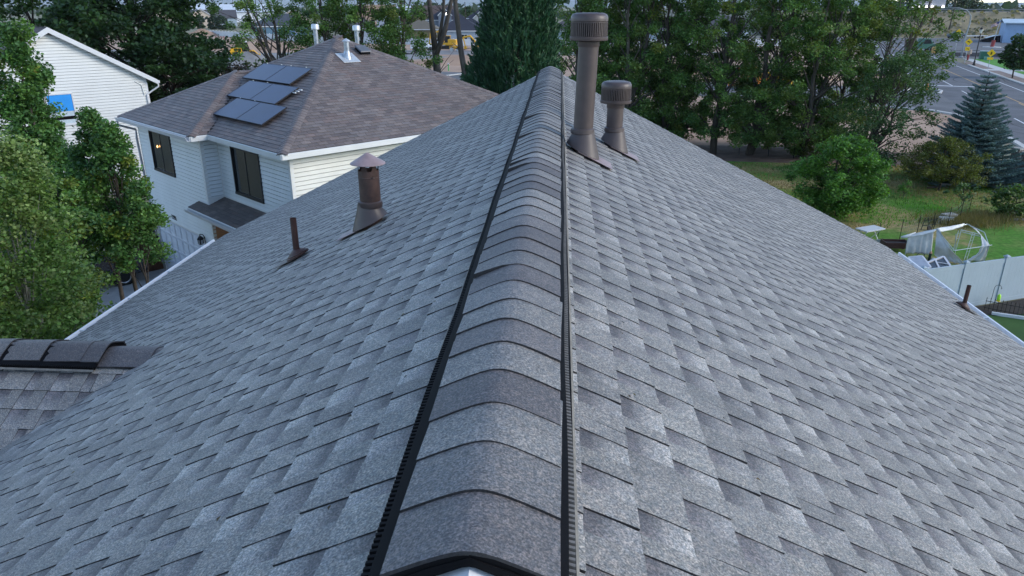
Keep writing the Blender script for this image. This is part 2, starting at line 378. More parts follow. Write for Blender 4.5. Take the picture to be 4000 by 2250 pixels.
def ridge_vent(org, ax, L, nm=True):
    """the black vent strip under the caps: body, comb of fins on both edges, flange; ax 0: along y, 1: along -x"""
    wv = lambda l, c: .0022*math.sin(l*2.3+c*9)+.0016*math.sin(l*6.1+c*31)
    T = (lambda c, l, z: (org[0]+c+wv(l, c), org[1]+l, org[2]+z)) if ax == 0 else (lambda c, l, z: (org[0]-l, org[1]+c, org[2]+z))
    b = MB(); cs = [-.183, -.1, -.04, 0, .04, .1, .172]
    n = len(cs); ls = [L*i/60 for i in range(61)]; prof = [(c, .020) for c in cs]+[(c, -.006) for c in cs[::-1]]; m_ = 2*n
    V = [T(c, l, crown(c)+h) for l in ls for c, h in prof]
    F = [(i*m_+j, i*m_+(j+1) % m_, (i+1)*m_+(j+1) % m_, (i+1)*m_+j) for i in range(60) for j in range(m_)]+[tuple(range(m_-1, -1, -1)), tuple(60*m_+j for j in range(m_))]
    b.add(V, F); hpart(b, 'ridge_vent', MT['black'])
    b = MB(); k = int(L/.0155)
    for s, ca, cb in ((1, .168, .184), (-1, .179, .197)):
        for i in range(k):
            l = .004+i*.0155
            P = [(s*ca, l, .004), (s*ca, l+.0072, .004), (s*cb, l+.0072, .000), (s*cb, l, .000)]
            z0 = crown(.185); b.m = 1 if s > 0 else 0  # right comb gets a lighter copy, the glow from the right painted in
            b.add([T(c, y, z0+z+.018) for c, y, z in P]+[T(c, y, z0+z+(.010 if s > 0 else -.012)) for c, y, z in P], [(0, 1, 2, 3), (0, 4, 5, 1), (1, 5, 6, 2), (2, 6, 7, 3), (3, 7, 4, 0)])
    hpart(b, 'vent_fins', [MT['fin'], MT['fin_lit']], kind='stuff')
    b = MB(); z0 = crown(.18); V = [T(c, l, z0+z) for l in (0, L) for c, z in ((.15, .016), (.186, .008), (.186, -.014))]
    b.add(V, [(0, 1, 4, 3), (1, 2, 5, 4)]); hpart(b, 'dark_fin_backing', MT['black'])  # black strip added under the right fins so their gaps stay dark
    for s, ca in ((1, .1845), (-1, .1975)):
        b = MB(); z0 = crown(.19)
        P = [(s*ca, .004), (s*(ca+.002), .004), (s*(ca+.008), -.008), (s*ca, -.012)]
        V = [T(c, l, z0+z) for l in (0, L) for c, z in P]
        b.add(V, [(0, 1, 5, 4), (1, 2, 6, 5), (0, 3, 2, 1), (4, 5, 6, 7)]); hpart(b, 'vent_edge_strip', MT['edge_strip'])  # tan strip, paler than the vent body, outside each comb of fins
ridge_vent((RX, 1.004, RZ+.008), 0, Y1-1.05)
# the cross gable's ridge: vent and caps to x=-2.96, then plain low caps up to the main slope
ridge_vent((-2.97, CY0, CZ0+.008), 1, 5.6)
def xcap(x, z, col, L=.3):
    me = cap_shingle(np.array(col), length=L).mesh('gable_cap_shingle', MT['cap'], 'edge')
    o = put('gable_cap_shingle', me, house, (x-HO[0], CY0-HO[1], z)); o.rotation_euler = (0, 0, PI/2)
x = -2.955; i = 0
while x > -8.4:
    xcap(x, CZ0+.027, np.array(rg.choice(CAPC))*.72); x -= .1725*(.72 if i == 0 else 1.6); i += 1
for i, x in enumerate((-2.62, -2.84)): xcap(x+.2, CZ0-.004+.002*i, np.array((.075, .073, .075)), .44)
# eaves: fascia, gutter (two white lips with a dark trough), hangers; near gable trim
def gutter(x0, s, ya, yb, z):
    f = MB(); f.bx((x0-s*.03, ya, z-.20), (x0-s*.005, yb, z-.025)); hpart(f, 'fascia', MT['wht'])
    g = MB(); g.prism([(x0-s*.004, z-.02), (x0+s*.036, z-.048), (x0+s*.034, z-.052), (x0-s*.004, z-.026)][::-s], ya, yb, 'y'); hpart(g, 'drip_edge', MT['wht'])
    g = MB(); P = [(0, -.06), (.002, -.16), (.075, -.16), (.10, -.115), (.118, -.05), (.140, -.05), (.140, -.058), (.126, -.060), (.108, -.12), (.082, -.168), (0, -.168)]
    g.prism([(x0+s*a, z+c) for a, c in P][::-s], ya, yb, 'y'); hpart(g, 'gutter', MT['wht'])
    g = MB(); y = ya+.5
    while y < yb:
        g.bx((x0+s*.02, y, z-.062), (x0+s*.13, y+.02, z-.052)); y += 1.1
    hpart(g, 'gutter_hangers', MT['alu'], kind='stuff')
gutter(RX+HW, 1, Y0-.1, Y1, Ez); gutter(RX-HW, -1, CY0+CHW, Y1, Ez)
for ya, yb, nm in ((Y0-.15, Y0-.004, 'rake_trim'), (Y1+.004, Y1+.04, 'rake_board')):
    for s in (1, -1):
        b = MB(); b.prism([(RX, RZ-.004), (RX+s*HW, Ez-.014), (RX+s*HW, Ez-.20), (RX, RZ-.20)][::s], ya, yb, 'y'); hpart(b, nm, MT['wht'])
b = MB()
for s in (1, -1): b.prism([(RX, RZ+.024), (RX+s*.07, RZ-.002), (RX+s*.175, RZ-.052), (RX+s*.175, RZ-.072), (RX, RZ+.008)][::s], 1.001, 1.003, 'y')
hpart(b, 'vent_end_plug', MT['black'])
tl = MB(); tl.bx((CXE-.03, CY0-CHW, 5.3), (CXE-.005, CY0+CHW, 5.7)); hpart(tl, 'gable_trim', MT['wht'])

# ------------------------------------------------------------------ vents standing on that roof
def roofz(x): return RZ-abs(x-RX)*.5
def flash_cone(b, x, y, r0, r1, z0, z1, s, n=28):
    """a cone whose foot follows the slope"""
    V = []; F = []
    for r, z, k in ((r0, z0, 1), (r1+.012, z1-.03, .12), (r1+.006, z1, 0)):
        for j in range(n):
            an = 2*PI*j/n; dx, dy = r*math.cos(an), r*math.sin(an); V.append((x+dx, y+dy, z-k*.5*s*dx))
    for i in (0, 1):
        for j in range(n): F.append((i*n+j, i*n+(j+1) % n, (i+1)*n+(j+1) % n, (i+1)*n+j))
    b.add(V, F)
def plate(b, x, y, s, up, dn, wy, t=.004, z=.016):
    P = [(x-s*up, y-wy), (x+s*dn, y-wy), (x+s*dn, y+wy), (x-s*up, y+wy)]
    b.add([(px, py, roofz(px)+z) for px, py in P]+[(px, py, roofz(px)+z-t) for px, py in P], [(0, 1, 2, 3), (0, 4, 5, 1), (1, 5, 6, 2), (2, 6, 7, 3), (3, 7, 4, 0)] if s > 0 else [(3, 2, 1, 0), (1, 5, 4, 0), (2, 6, 5, 1), (3, 7, 6, 2), (0, 4, 7, 3)])
def capped_vent(x, y, ztop, label, lean=0., D=.150, cr=.137):
    z0 = roofz(x); t = thing('roof_vent', label, 'roof vent', (x, y, z0), 0, 'round capped vents on the grey roof'); of = (x, y, z0)
    b = MB(); b.tube([(x, y, z0-.08), (x+lean*(ztop-z0-.1), y, ztop-.15)], D/2, 28); b.build('pipe', MT['vent'], t, 'edge', of)
    zt = ztop-.19; xl = x+lean*(zt-z0)
    b = MB(); b.lathe([(D/2+.003, 0), (D/2+.006, .006), (D/2+.006, .035), (D/2+.001, .04)], 28, (xl, y, zt-.045)); b.build('collar', MT['vent'], t, 'edge', of)
    h = .19
    b = MB(); b.lathe([(cr*.72, h), (cr*.90, h-.008), (cr*.985, h-.024), (cr, h-.045), (cr, h-.056), (cr*.965, h-.06), (cr*.965, h-.068), (cr*.6, h-.07)][::-1], 40, (xl, y, zt))
    b.lathe([(cr*.0, h+.001), (cr*.42, h+.002), (cr*.5, h-.001), (cr*.72, h)][::-1], 40, (xl, y, zt), cap=False); b.build('cap', MT['vent'], t, 'edge', of)
    b = MB(); b.lathe([(cr*.55, 0), (cr*1.015, .0), (cr*1.03, .008), (cr*1.03, .024), (cr*.99, .028), (cr*.6, .03)], 40, (xl, y, zt)); b.build('base_ring', MT['vent'], t, 'edge', of)
    b = MB(); b.lathe([(cr*.86, .028), (cr*.86, h-.066)], 30, (xl, y, zt)); b.build('screen', MT['black'], t, True, of)
    b = MB(); n = 54
    for j in range(n):
        an = 2*PI*j/n; R = Matrix.Rotation(an, 3, 'Z'); c = R @ Vector((cr*.965, 0, .028+(h-.094)/2)); b.box((xl+c.x, y+c.y, zt+c.z), (.008, .0085, h-.090), R)
    b.build('louvres', MT['vent'], t, False, of, kind='stuff')
    b = MB(); s = 1 if x > RX else -1
    flash_cone(b, x+s*.012, y, D/2+.055, D/2, z0+.014, z0+.175, s); b.build('flashing', MT['vent'], t, 'edge', of)
    b = MB(); plate(b, x, y, s, .03, .24, .13, z=.017); b.build('base_plate', MT['hat'], t, False, of)
    # one shingle course laps over the upper half of the plate
    b = MB(); b.lathe([(D/2+.014, 0), (D/2+.017, .004), (D/2+.015, .034), (D/2+.008, .04)], 28, (x+s*.003, y, z0+.15)); b.build('band', MT['vent'], t, 'edge', of)
    return t
capped_vent(.185, 5.74, EYE-.047, 'tall brown vent pipe with a ribbed round cap beside the ridge', .033)
capped_vent(.515, 6.9, EYE-.634, 'short brown vent pipe with a ribbed round cap, lower down the slope', .012)
# flue with a conical rain hat
x, y = -1.375, 5.24; z0 = roofz(x); t = thing('chimney_flue', 'rusty brown flue pipe with a pointed conical rain hat on the left slope', 'flue', (x, y, z0)); of = (x, y, z0)
zt = EYE-1.117
b = MB(); b.tube([(x, y, z0-.1), (x, y, zt)], .0765, 28, cap=False); b.tube([(x, y, zt), (x, y, z0)], .073, 28, cap=False); b.build('pipe', MT['rust'], t, 'edge', of)
b = MB()
for j in range(6):                            # scalloped straps that hold the hat
    a0 = 2*PI*j/6+.35; V = []
    for q, (da, dz) in enumerate([(-.34, 0), (-.2, .03), (-.17, .062), (.17, .062), (.2, .03), (.34, 0)]): V.append((x+.0765*math.cos(a0+da), y+.0765*math.sin(a0+da), zt+dz-.001))
    V += [(x+.074*math.cos(math.atan2(v[1]-y, v[0]-x)), y+.074*math.sin(math.atan2(v[1]-y, v[0]-x)), v[2]) for v in V[:6]]
    b.add(V, [(0, 1, 2, 3, 4, 5), (11, 10, 9, 8, 7, 6), (0, 6, 7, 1), (1, 7, 8, 2), (3, 9, 10, 4), (4, 10, 11, 5)])
b.build('hat_strap', MT['rust'], t, False, of)
b = MB(); b.lathe([(.128, 0), (.127, .004), (.006, .078), (.0, .079)], 32, (x, y, zt+.048), cap=False); b.lathe([(.128, 0), (.004, .072)], 32, (x, y, zt+.047), cap=False); b.build('rain_hat', MT['hat'], t, 'edge', of)
b = MB(); b.lathe([(.0775, 0), (.079, .002), (.079, .006), (.0775, .008)], 28, (x, y, zt-.055)); b.lathe([(.0, .012), (.011, .010), (.013, .0)], 10, (x+.045, y-.062, zt-.05)); b.build('seam', MT['rust'], t, 'edge', of)
b = MB(); flash_cone(b, x-.014, y, .135, .0765, z0+.014, z0+.155, -1); b.build('flashing', MT['vent'], t, 'edge', of)
b = MB(); b.lathe([(.088, 0), (.091, .004), (.090, .04), (.079, .047)], 28, (x-.003, y, z0+.135)); b.build('band', MT['vent'], t, 'edge', of)
b = MB(); plate(b, x, y, -1, .04, .26, .09, z=.017); b.build('base_plate', MT['hat'], t, False, of)
def stack(x, y, ztop, s, label, lean=0):
    z0 = roofz(x); t = thing('plumbing_vent', label, 'plumbing vent', (x, y, z0), 0, 'plain plumbing vent pipes'); of = (x, y, z0)
    b = MB(); b.tube([(x, y, z0-.05), (x+lean, y, ztop)], .0245, 20, cap=False); b.tube([(x+lean, y, ztop), (x, y, z0)], .0205, 20, cap=False); b.build('pipe', MT['plumb'], t, 'edge', of)
    b = MB()
    n = 24; V = []
    for r, z, kk in ((.088, .014, 1), (.087, .024, 1), (.079, .027, .98), (.078, .036, .95), (.068, .040, .9), (.064, .048, .8), (.040, .064, .5), (.026, .072, .2)):
        for j in range(n): an = 2*PI*j/n; V.append((x-s*.006+r*math.cos(an), y+r*math.sin(an), z0+z+.004-kk*.5*s*r*math.cos(an)))
    b.add(V, [(i*n+j, i*n+(j+1) % n, (i+1)*n+(j+1) % n, (i+1)*n+j) for i in range(7) for j in range(n)])
    b.build('rubber_boot', MT['plumb'], t, 'edge', of)
    b = MB(); plate(b, x, y, s, .02, .17, .08, z=.015); b.build('base_plate', MT['vent'], t, False, of)
stack(-2.025, 5.37, EYE-1.528, -1, 'slim brown plumbing pipe on the left slope near the flue')
stack(5.11, 8.83, EYE-3.228, 1, 'slim brown plumbing pipe close to the right gutter', .01)

# wind-blown bits on the shingles
b = MB(); r_ = random.Random(77)
for k in range(260):
    s = r_.choice((-1, 1)); a = r_.uniform(.25, 5.8); y = r_.uniform(1.4, 11.5) if r_.random() < .5 else r_.uniform(1.3, 5); x = RX+s*a*CS
    if s < 0 and x < CX0+.3 and y < 8: continue
    z = RZ-a*SN+.006; q = r_.uniform(0, 6); l = r_.uniform(.004, .012); w_ = l*r_.uniform(.25, .7); c, sn = math.cos(q), math.sin(q)
    b.col = r_.choice(((.02, .017, .014), (.09, .06, .03), (.16, .13, .07), (.03, .03, .03)))
    b.add([(x+dx*c-dy*sn, y+dx*sn+dy*c, z-.5*s*(dx*c-dy*sn)+h) for dx, dy, h in ((-l, 0, 0), (0, -w_, .003), (l, 0, .001), (0, w_, .004))], [(0, 1, 2), (0, 2, 3)])
hpart(b, 'debris_specks', MT['leaf'], kind='stuff')
# ------------------------------------------------------------------ brown-roofed neighbour; local x: away from its front, local y: along the front
PHI = .8424; NC = (-7.362, 19.202); ZE = 5.8; NM = .494; NL = 10.84; NG = 6.24; NJ = .547
nb = thing('neighbour_house', 'white house with a brown hip roof, solar panels and dark windows', 'house', (*NC, 0), PHI)
AP = (NL/2, NL/2, ZE+NM*NL/2)
C0 = (0, 0, ZE); JI = (0, NL-NG, ZE); JO = (-NJ, NL-NG, ZE); FL = (-NJ, NL, ZE); RR = (NL, 0, ZE); BL = (NL, NL, ZE)
P1 = (-NJ+NG/2, NL-NG/2, ZE+NM*NG/2); KK = (NG/2, NL-NG/2, ZE+NM*NG/2)
b = MB()
for f in ([C0, AP, KK, JI], [C0, RR, AP], [JO, P1, FL], [JO, JI, KK, P1], [FL, P1, KK, AP, BL], [RR, BL, AP]):
    b.add([(p[0], p[1], p[2]-.012) for p in f], [tuple(range(len(f)-1, -1, -1))])
b.build('roof_deck', MT['deck'], nb)
BRN = [(.132, .114, .106), (.114, .098, .093), (.150, .130, .120), (.128, .116, .112), (.100, .085, .082), (.136, .108, .098)]
PHm = Matrix.Rotation(PHI, 3, 'Z')
def to_world(p): q = PHm @ Vector(p); return Vector((q.x+NC[0], q.y+NC[1], q.z))
NJOBS = []
def tab_face(poly, e=.1431, wt=.305, tint=1.):
    """three-tab shingles over one roof face; the first edge of poly is the eave"""
    P = [Vector(p) for p in poly]; U = (P[1]-P[0]).normalized(); N = (P[1]-P[0]).cross(P[2]-P[0]).normalized()
    if N.z < 0: N = -N
    V = N.cross(U)
    if V.z < 0: V = -V
    Q = [((p-P[0]).dot(U), (p-P[0]).dot(V)) for p in P]; vmax = max(v for _, v in Q)
    def rng_at(v):
        xs = []
        for (a, va), (c, vc) in zip(Q, Q[1:]+Q[:1]):
            if abs(va-vc) < 1e-9: continue
            t = (v-va)/(vc-va)
            if -1e-6 <= t <= 1+1e-6: xs.append(a+(c-a)*t)
        return (min(xs), max(xs)) if xs else None
    j = 0; v = 1e-4
    while v < vmax-.02:
        v1 = min(v+e, vmax-1e-3); r0, r1 = rng_at(v), rng_at(v1)
        if r0 and r1:
            u = math.floor(r0[0]/wt)*wt+(j % 2)*wt/2-wt+rg.uniform(-.004, .004)
            while u < r0[1]:
                a0, b0, a1, b1 = max(u, r0[0]), min(u+wt-.007, r0[1]), max(u, r1[0]), min(u+wt-.007, r1[1])
                if b0-a0 > .012:
                    if b1 < a1: a1 = b1 = max(min((a1+b1)/2, r1[1]), r1[0])
                    h = .011; hb = .002
                    L = [P[0]+U*x+V*y+N*z for x, y, z in ((a0, v, h), (b0, v, h), (b1, v1+.004, hb), (a1, v1+.004, hb), (a0, v, 0), (b0, v, 0), (b1, v1, 0), (a1, v1, 0))]
                    c = np.array(rg.choice(BRN))*rg.uniform(.86, 1.12)*tint
                    NJOBS.append((seen(to_world(L[0]), PHm @ N)*(b0-a0), L, c))
                u += wt
        v += e; j += 1
tab_face([C0, JI, KK, AP]); tab_face([RR, C0, AP]); tab_face([JO, FL, P1]); tab_face([JI, JO, P1, KK][::-1] if False else [JO, JI, KK, P1])
NJOBS.sort(key=lambda j: -j[0])
TF = [(0, 1, 2, 3), (0, 4, 5, 1), (0, 3, 7, 4), (1, 5, 6, 2)]
def tab_cols(c): return [c*1.04, c*1.04, c*.96, c*.96]+[np.array((.018, .016, .016))]*4
rest = MB()
for i, (sc, L, c) in enumerate(NJOBS):
    q = MB() if i < 300 else rest
    o = L[0]; q.add([p-o for p in L] if i < 300 else L, TF, tab_cols(c))
    if i < 300: q.build('shingle_tab', MT['brown'], nb, loc=o)
rest.build('shingle_tabs', MT['brown'], nb, kind='stuff')
def hipcaps(A, B, parent, up=.018):
    A, B = Vector(A), Vector(B); d = B-A; L = d.length; d.normalize(); side = d.cross(Vector((0, 0, 1))).normalized(); nn = side.cross(d).normalized()
    me = []
    for q in range(5):
        m = MB(); w = .15; dr = .052; c = np.array(rg.choice(BRN))*rg.uniform(.95, 1.15)
        V = []
        for l, h in ((0, .014), (.3, .0)):
            for x, z in ((-w, -dr*1.25), (-.03, -.006), (.03, -.006), (w, -dr*1.25)): V.append((x, l, z+h))
        V += [(x, 0, z-.016) for x, _, z in V[:4]]
        m.add(V, [(0, 1, 5, 4), (1, 2, 6, 5), (2, 3, 7, 6), (8, 9, 1, 0), (9, 10, 2, 1), (10, 11, 3, 2), (0, 4, 8), (3, 11, 7)], [c]*8+[np.array((.02, .018, .018))]*4); me.append(m.mesh('hip_cap', MT['brown'], 'edge'))
    l = 0.
    while l < L-.1:
        p = A+d*l+nn*up; o = put('hip_cap', rg.choice(me), parent)
        o.matrix_local = Matrix(((side.x, d.x, nn.x, p.x), (side.y, d.y, nn.y, p.y), (side.z, d.z, nn.z, p.z), (0, 0, 0, 1))); l += .145
hipcaps(C0, AP, nb); hipcaps(JO, P1, nb); hipcaps(FL, P1, nb); hipcaps(P1, KK, nb); hipcaps(KK, AP, nb); hipcaps(RR, AP, nb)
# eaves: fascia with gutter lip, soffit
def eave(parent, A, B, out, mat=MT['trim'], h=.17, lip=True):
    A, B, out = Vector(A), Vector(B), Vector(out).normalized(); b = MB()
    pr = [(.0, -.012), (.03, -.03), (.03, -h), (.0, -h), (-.02, -h), (-.02, -.03)]
    V = [q+out*x+Vector((0, 0, z)) for q in (A, B) for x, z in pr]; n = len(pr)
    b.add(V, [(i, (i+1) % n, n+(i+1) % n, n+i) for i in range(n)]+[tuple(range(n)), tuple(range(2*n-1, n-1, -1))]); b.build('fascia', mat, parent)
    if lip:
        b = MB(); pr = [(.031, -.035), (.036, -.14), (.10, -.14), (.135, -.03), (.15, -.03), (.15, -.045), (.14, -.045), (.11, -.155), (.031, -.155)]
        V = [q+out*x+Vector((0, 0, z)) for q in (A, B) for x, z in pr]; n = len(pr)
        b.add(V, [(i, (i+1) % n, n+(i+1) % n, n+i) for i in range(n)]+[tuple(range(n)), tuple(range(2*n-1, n-1, -1))]); b.build('gutter', MT['white'], parent)
eave(nb, C0, JI, (-1, 0, 0), lip=False); eave(nb, (RR[0], 0, ZE), C0, (0, -1, 0), lip=False); eave(nb, JO, FL, (-1, 0, 0)); eave(nb, (JI[0], JI[1]+.0, ZE), JO, (0, -1, 0), lip=False); eave(nb, FL, (NL, NL, ZE), (0, 1, 0), lip=False)
W0 = .45                                       # overhang
b = MB(); zs = ZE-.17
b.bx((.0, .0, zs-.012), (W0+.1, NL-NG, zs)); b.bx((W0+.1, .0, zs-.012), (NL, W0+.1, zs)); b.bx((-NJ, NL-NG, zs-.012), (W0+.1, NL, zs)); b.build('soffit', MT['trim'], nb)
b = MB(); b.bx((W0+.03, W0+.03, 3.3), (NL-W0, NL-W0, zs-.012)); b.bx((2.3, W0+.03, 0), (NL-W0, NL-W0, 3.29)); b.bx((W0-NJ+.03, NL-NG+W0+.03, 0), (W0+.5, NL-W0-.03, zs-.012)); b.build('wall', MT['lap_shadow'], nb)
def siding(parent, A, B, z0, z1, out, mat, e=.127, holes=(), top=None, thick=.020, skip=0):
    """lap boards between A and B (plan points), outward normal out; holes: (s0, s1, z0, z1) along A-B; top(z) trims the ends"""
    A, B, out = Vector((*A, 0)), Vector((*B, 0)), Vector((*out, 0)); d = B-A; L = d.length; d.normalize()
    z = z0; cache = {}
    while z < z1-.02:
        h = min(e, z1-z); segs = [(0, L)]
        if z < skip: z += e; continue
        if top: r0, r1 = top(z), top(z+h); segs = [(r0[0], r0[1])]
        for a, c, ha, hb in holes:
            if z+h > ha+.03 and z < hb-.03:
                segs = [q for s in segs for q in ((s[0], min(s[1], a)), (max(s[0], c), s[1])) if q[1]-q[0] > .03]
        for a, c in segs:
            key = (round(c-a, 3), round(h, 3), top is not None)
            if key not in cache or top:
                m = MB(); l = c-a; sl = (r1[0]-a, r1[1]-a) if top else (0, l)
                def P(x, y, zz): v = d*x+out*y; return (v.x, v.y, zz)
                h_ = h-.017; V = [P(0, thick, 0), P(l, thick, 0), P(sl[1], .008, h_), P(sl[0], .008, h_), P(0, -.01, 0), P(l, -.01, 0), P(l, thick, .012), P(0, thick, .012), P(sl[1], -.02, h_), P(sl[0], -.02, h_)]
                m.add(V, [(0, 1, 6, 7), (7, 6, 2, 3), (0, 4, 5, 1), (0, 7, 3, 4), (1, 5, 2, 6), (3, 2, 8, 9)]); cache[key] = m.mesh('siding_board', mat)
            o = put('siding_board', cache[key], parent, tuple(A+d*a+Vector((0, 0, z))))
        z += e
w2 = (1.79, 3.63, 3.97, 5.48); w1 = (7.03, 8.86, 4.03, 5.48)      # windows: along local y from the wall corner, heights
PY = W0                                       # wall origin in local y
siding(nb, (W0, PY), (W0, NL-NG+W0), 2.2, zs-.01, (-1, 0), MT['siding'], holes=[(w2[0], w2[1], w2[2], w2[3])], skip=3.36)
GX = W0-NJ
gd = (5.46, 9.55, 0, 2.2)
def gy(t): return PY+t
siding(nb, (GX, NL-NG+W0), (GX, NL-W0), .1, zs-.01, (-1, 0), MT['siding'], holes=[(w1[0]-5.05+.41, w1[1]-5.05+.41, w1[2], w1[3]), (gd[0]-5.05+.41-.06, gd[1]-5.05+.41+.06, 0, 2.26)])
siding(nb, (GX, NL-NG+W0), (W0, NL-NG+W0), 3.5, zs-.01, (0, -1), MT['siding'])
siding(nb, (GX, NL-NG+W0), (2.3, NL-NG+W0), .1, 3.3, (0, -1), MT['orange'])
b = MB(); b.bx((GX+.03, NL-NG+W0+.03, 0), (2.4, NL-NG+W0+.2, 3.3)); b.build('porch_side_wall', MT['lap_shadow'], nb)
siding(nb, (W0, W0), (NL-W0, W0), 1.2, zs-.01, (0, -1), MT['siding_lit'])  # side wall siding tinted warm for the light from the right
siding(nb, (2.28, W0), (2.28, NL-NG+W0-.05), .1, 3.3, (-1, 0), MT['orange'])
for p, q in (((W0-.018, W0-.018), (W0+.09, W0+.09)), ((GX-.018, NL-NG+W0-.018), (GX+.09, NL-NG+W0+.09)), ((GX-.018, NL-W0-.09), (GX+.09, NL-W0+.018))): b = MB(); b.bx((p[0], p[1], .05), (q[0], q[1], zs-.014)); b.build('corner_trim', MT['trim'], nb)
b = MB(); b.bx((W0-.03, NL-NG+W0-.03, 2.3), (W0+.0, NL-NG+W0+.0, zs-.014)); b.build('corner_trim', MT['trim'], nb)
def window(parent, name, A, d, out, s0, s1, z0, z1, lab=None, fr=MT['frame'], split=True, wall=.09, glassmat=None):
    """frame, two sashes with their own panes, set in a wall through A along d with outward normal out"""
    A, d, out = Vector((*A, 0)), Vector((*d, 0)), Vector((*out, 0))
    R = Matrix((d, out, Vector((0, 0, 1)))).transposed()
    def P(s, y, z): return A+d*s+out*y+Vector((0, 0, z))
    f = MB(); t = .055
    for a, c, ya, za, zb in ((s0, s1, .045, z1-t, z1), (s0, s1, .06, z0-.02, z0+t), (s0, s0+t, .045, z0+t, z1-t), (s1-t, s1, .045, z0+t, z1-t)):
        f.box(P((a+c)/2, ya/2-.02, (za+zb)/2), (c-a, ya+.04, zb-za), R)
    fo = f.build(name, fr, parent)
    if lab: fo['label'] = lab
    m = (s0+s1)/2; spans = [(s0+t, m+.02, .012), (m-.02, s1-t, -.004)] if split else [(s0+t, s1-t, 0)]
    for a, c, y in spans:
        g = MB(); r = .035
        for a2, c2, za, zb in ((a, c, z1-t-r, z1-t), (a, c, z0+t, z0+t+r), (a, a+r, z0+t+r, z1-t-r), (c-r, c, z0+t+r, z1-t-r)): g.box(P((a2+c2)/2, y, (za+zb)/2), (c2-a2, .024, zb-za), R)
        g.build('sash', fr, fo)
        g = MB(); g.box(P((a+c)/2, y-.003, (z0+z1)/2), (c-a-2*r+.004, .006, z1-z0-2*t-2*r+.004), R); g.build('pane', glassmat or MT['pane'], fo)
    return fo
window(nb, 'window', (W0, PY), (0, 1), (-1, 0), *w2)
wo = window(nb, 'window', (GX, PY), (0, 1), (-1, 0), *w1, lab='dark upper window with a small warm lamp glowing behind the glass')
b = MB(); b.lathe([(0, -.05), (.02, -.02), (.022, .01), (.014, .03), (0, .055)], 10, (GX-.005-.03, PY+8.23, 4.92), cap=False); b.build('lamp_glow', emit('lamp_glow', (1, .50, .16), 2.2), wo, True)
# garage door: recessed, rows of raised panels
dy0, dy1 = PY+gd[0], PY+gd[1]
g = MB(); g.bx((GX+.02, dy0, 0), (GX+.06, dy1, 2.2)); gdo = g.build('garage_door', MT['gdoor'], nb)
pm = None; nC = 8; nR = 4; pw = (dy1-dy0)/nC; ph = 2.2/nR
m = MB(); m.add([(-.012, .03, .03), (-.012, pw-.03, .03), (-.012, pw-.03, ph-.03), (-.012, .03, ph-.03), (-.002, .075, .075), (-.002, pw-.075, .075), (-.002, pw-.075, ph-.075), (-.002, .075, ph-.075)], [(4, 5, 6, 7), (0, 1, 5, 4), (1, 2, 6, 5), (2, 3, 7, 6), (3, 0, 4, 7)])
m.bx((-.006, .0, .0), (.0, pw, .02)); pm = m.mesh('door_panel', MT['gdoor'])
for r in range(nR):
    for c in range(nC): put('door_panel', pm, gdo, (GX+.0195, dy0+c*pw+(pw/2 if r % 2 and False else 0), r*ph))
b = MB(); b.bx((GX-.02, dy0-.06, 2.2), (GX+.06, dy1+.06, 2.26)); b.bx((GX-.02, dy0-.06, 0), (GX+.06, dy0, 2.2)); b.bx((GX-.02, dy1, 0), (GX+.06, dy1+.06, 2.2)); b.build('door_casing', MT['trim'], nb)
b = MB(); b.prism([(GX-.03, dy1+.02), (GX-.03, dy1+.25), (GX+.05, dy1+.25), (GX+.05, dy1+.02)], 0, 2.3); b.build('garage_side_trim', MT['concrete'], nb)
no = text('house_number', '1086', .24, MT['black'], nb, (GX-.016, PY+7.85, 2.36), (PI/2, 0, -PI/2), .008)
# carriage lantern beside the garage door
lx, ly, lz = GX-.16, PY+5.36, 2.02
b = MB(); b.lathe([(.055, 0), (.06, .01), (.085, .02), (.11, .19), (.12, .2), (.06, .27), (.015, .30), (.02, .33), (0, .37)], 6, (lx, ly, lz)); lo = b.build('lantern', MT['iron'], nb)
b = MB()
for j in range(6):
    R = Matrix.Rotation(2*PI*(j+.5)/6, 3, 'Z'); c = R @ Vector((.094, 0, .105)); b.box((lx+c.x, ly+c.y, lz+c.z), (.006, .062, .135), R)
b.build('lantern_glass', glass('lantern_glass', (.28, .30, .32)), lo)
b = MB(); b.tube([(GX, ly, lz+.18), (GX-.06, ly, lz+.32), (lx, ly, lz+.36)], .014, 6); b.tube([(GX, ly, lz-.1), (GX-.02, ly, lz+.25)], .02, 6); b.build('lantern_bracket', MT['iron'], lo)
# porch roof below the second window: a lean-to with its own tabs and gutter
pz1, pz0, px0 = 3.68, 3.36, -.5
A_, B_, C_, D_ = (px0, -.3, pz0), (px0, 5.9, pz0), (W0-.02, 5.0, pz1), (W0-.02, -.3, pz1)
b = MB(); b.add([(x, y, z-.012) for x, y, z in ((px0, -.3, pz0), (px0, 5.8, pz0), (GX-.02, 5.8, 3.49), (GX-.02, 5.03, 3.49), (W0-.02, 5.03, pz1), (W0-.02, -.3, pz1))], [(5, 4, 3, 2, 1, 0)])
b.add([(px0, -.3, pz0-.02), (px0, 5.03, pz0-.02), (W0-.02, 5.03, pz0-.02), (W0-.02, -.3, pz0-.02)], [(0, 1, 2, 3)]); b.build('porch_roof', MT['deck'], nb)
NJOBS = []; tab_face([(px0, -.3, pz0), (px0, 5.03, pz0), (W0-.02, 5.03, pz1), (W0-.02, -.3, pz1)], tint=.62); kx = GX-.02-px0
tab_face([(px0, 5.034, pz0), (px0, 5.8, pz0), (GX-.02, 5.8, pz0+(pz1-pz0)*kx/(W0-.02-px0)), (GX-.02, 5.034, pz0+(pz1-pz0)*kx/(W0-.02-px0))], tint=.62)
rest = MB()
for sc, L, c in NJOBS:
    q = MB(); q.add([p-L[0] for p in L], TF, tab_cols(c)); q.build('porch_shingle', MT['brown'], nb, loc=L[0])
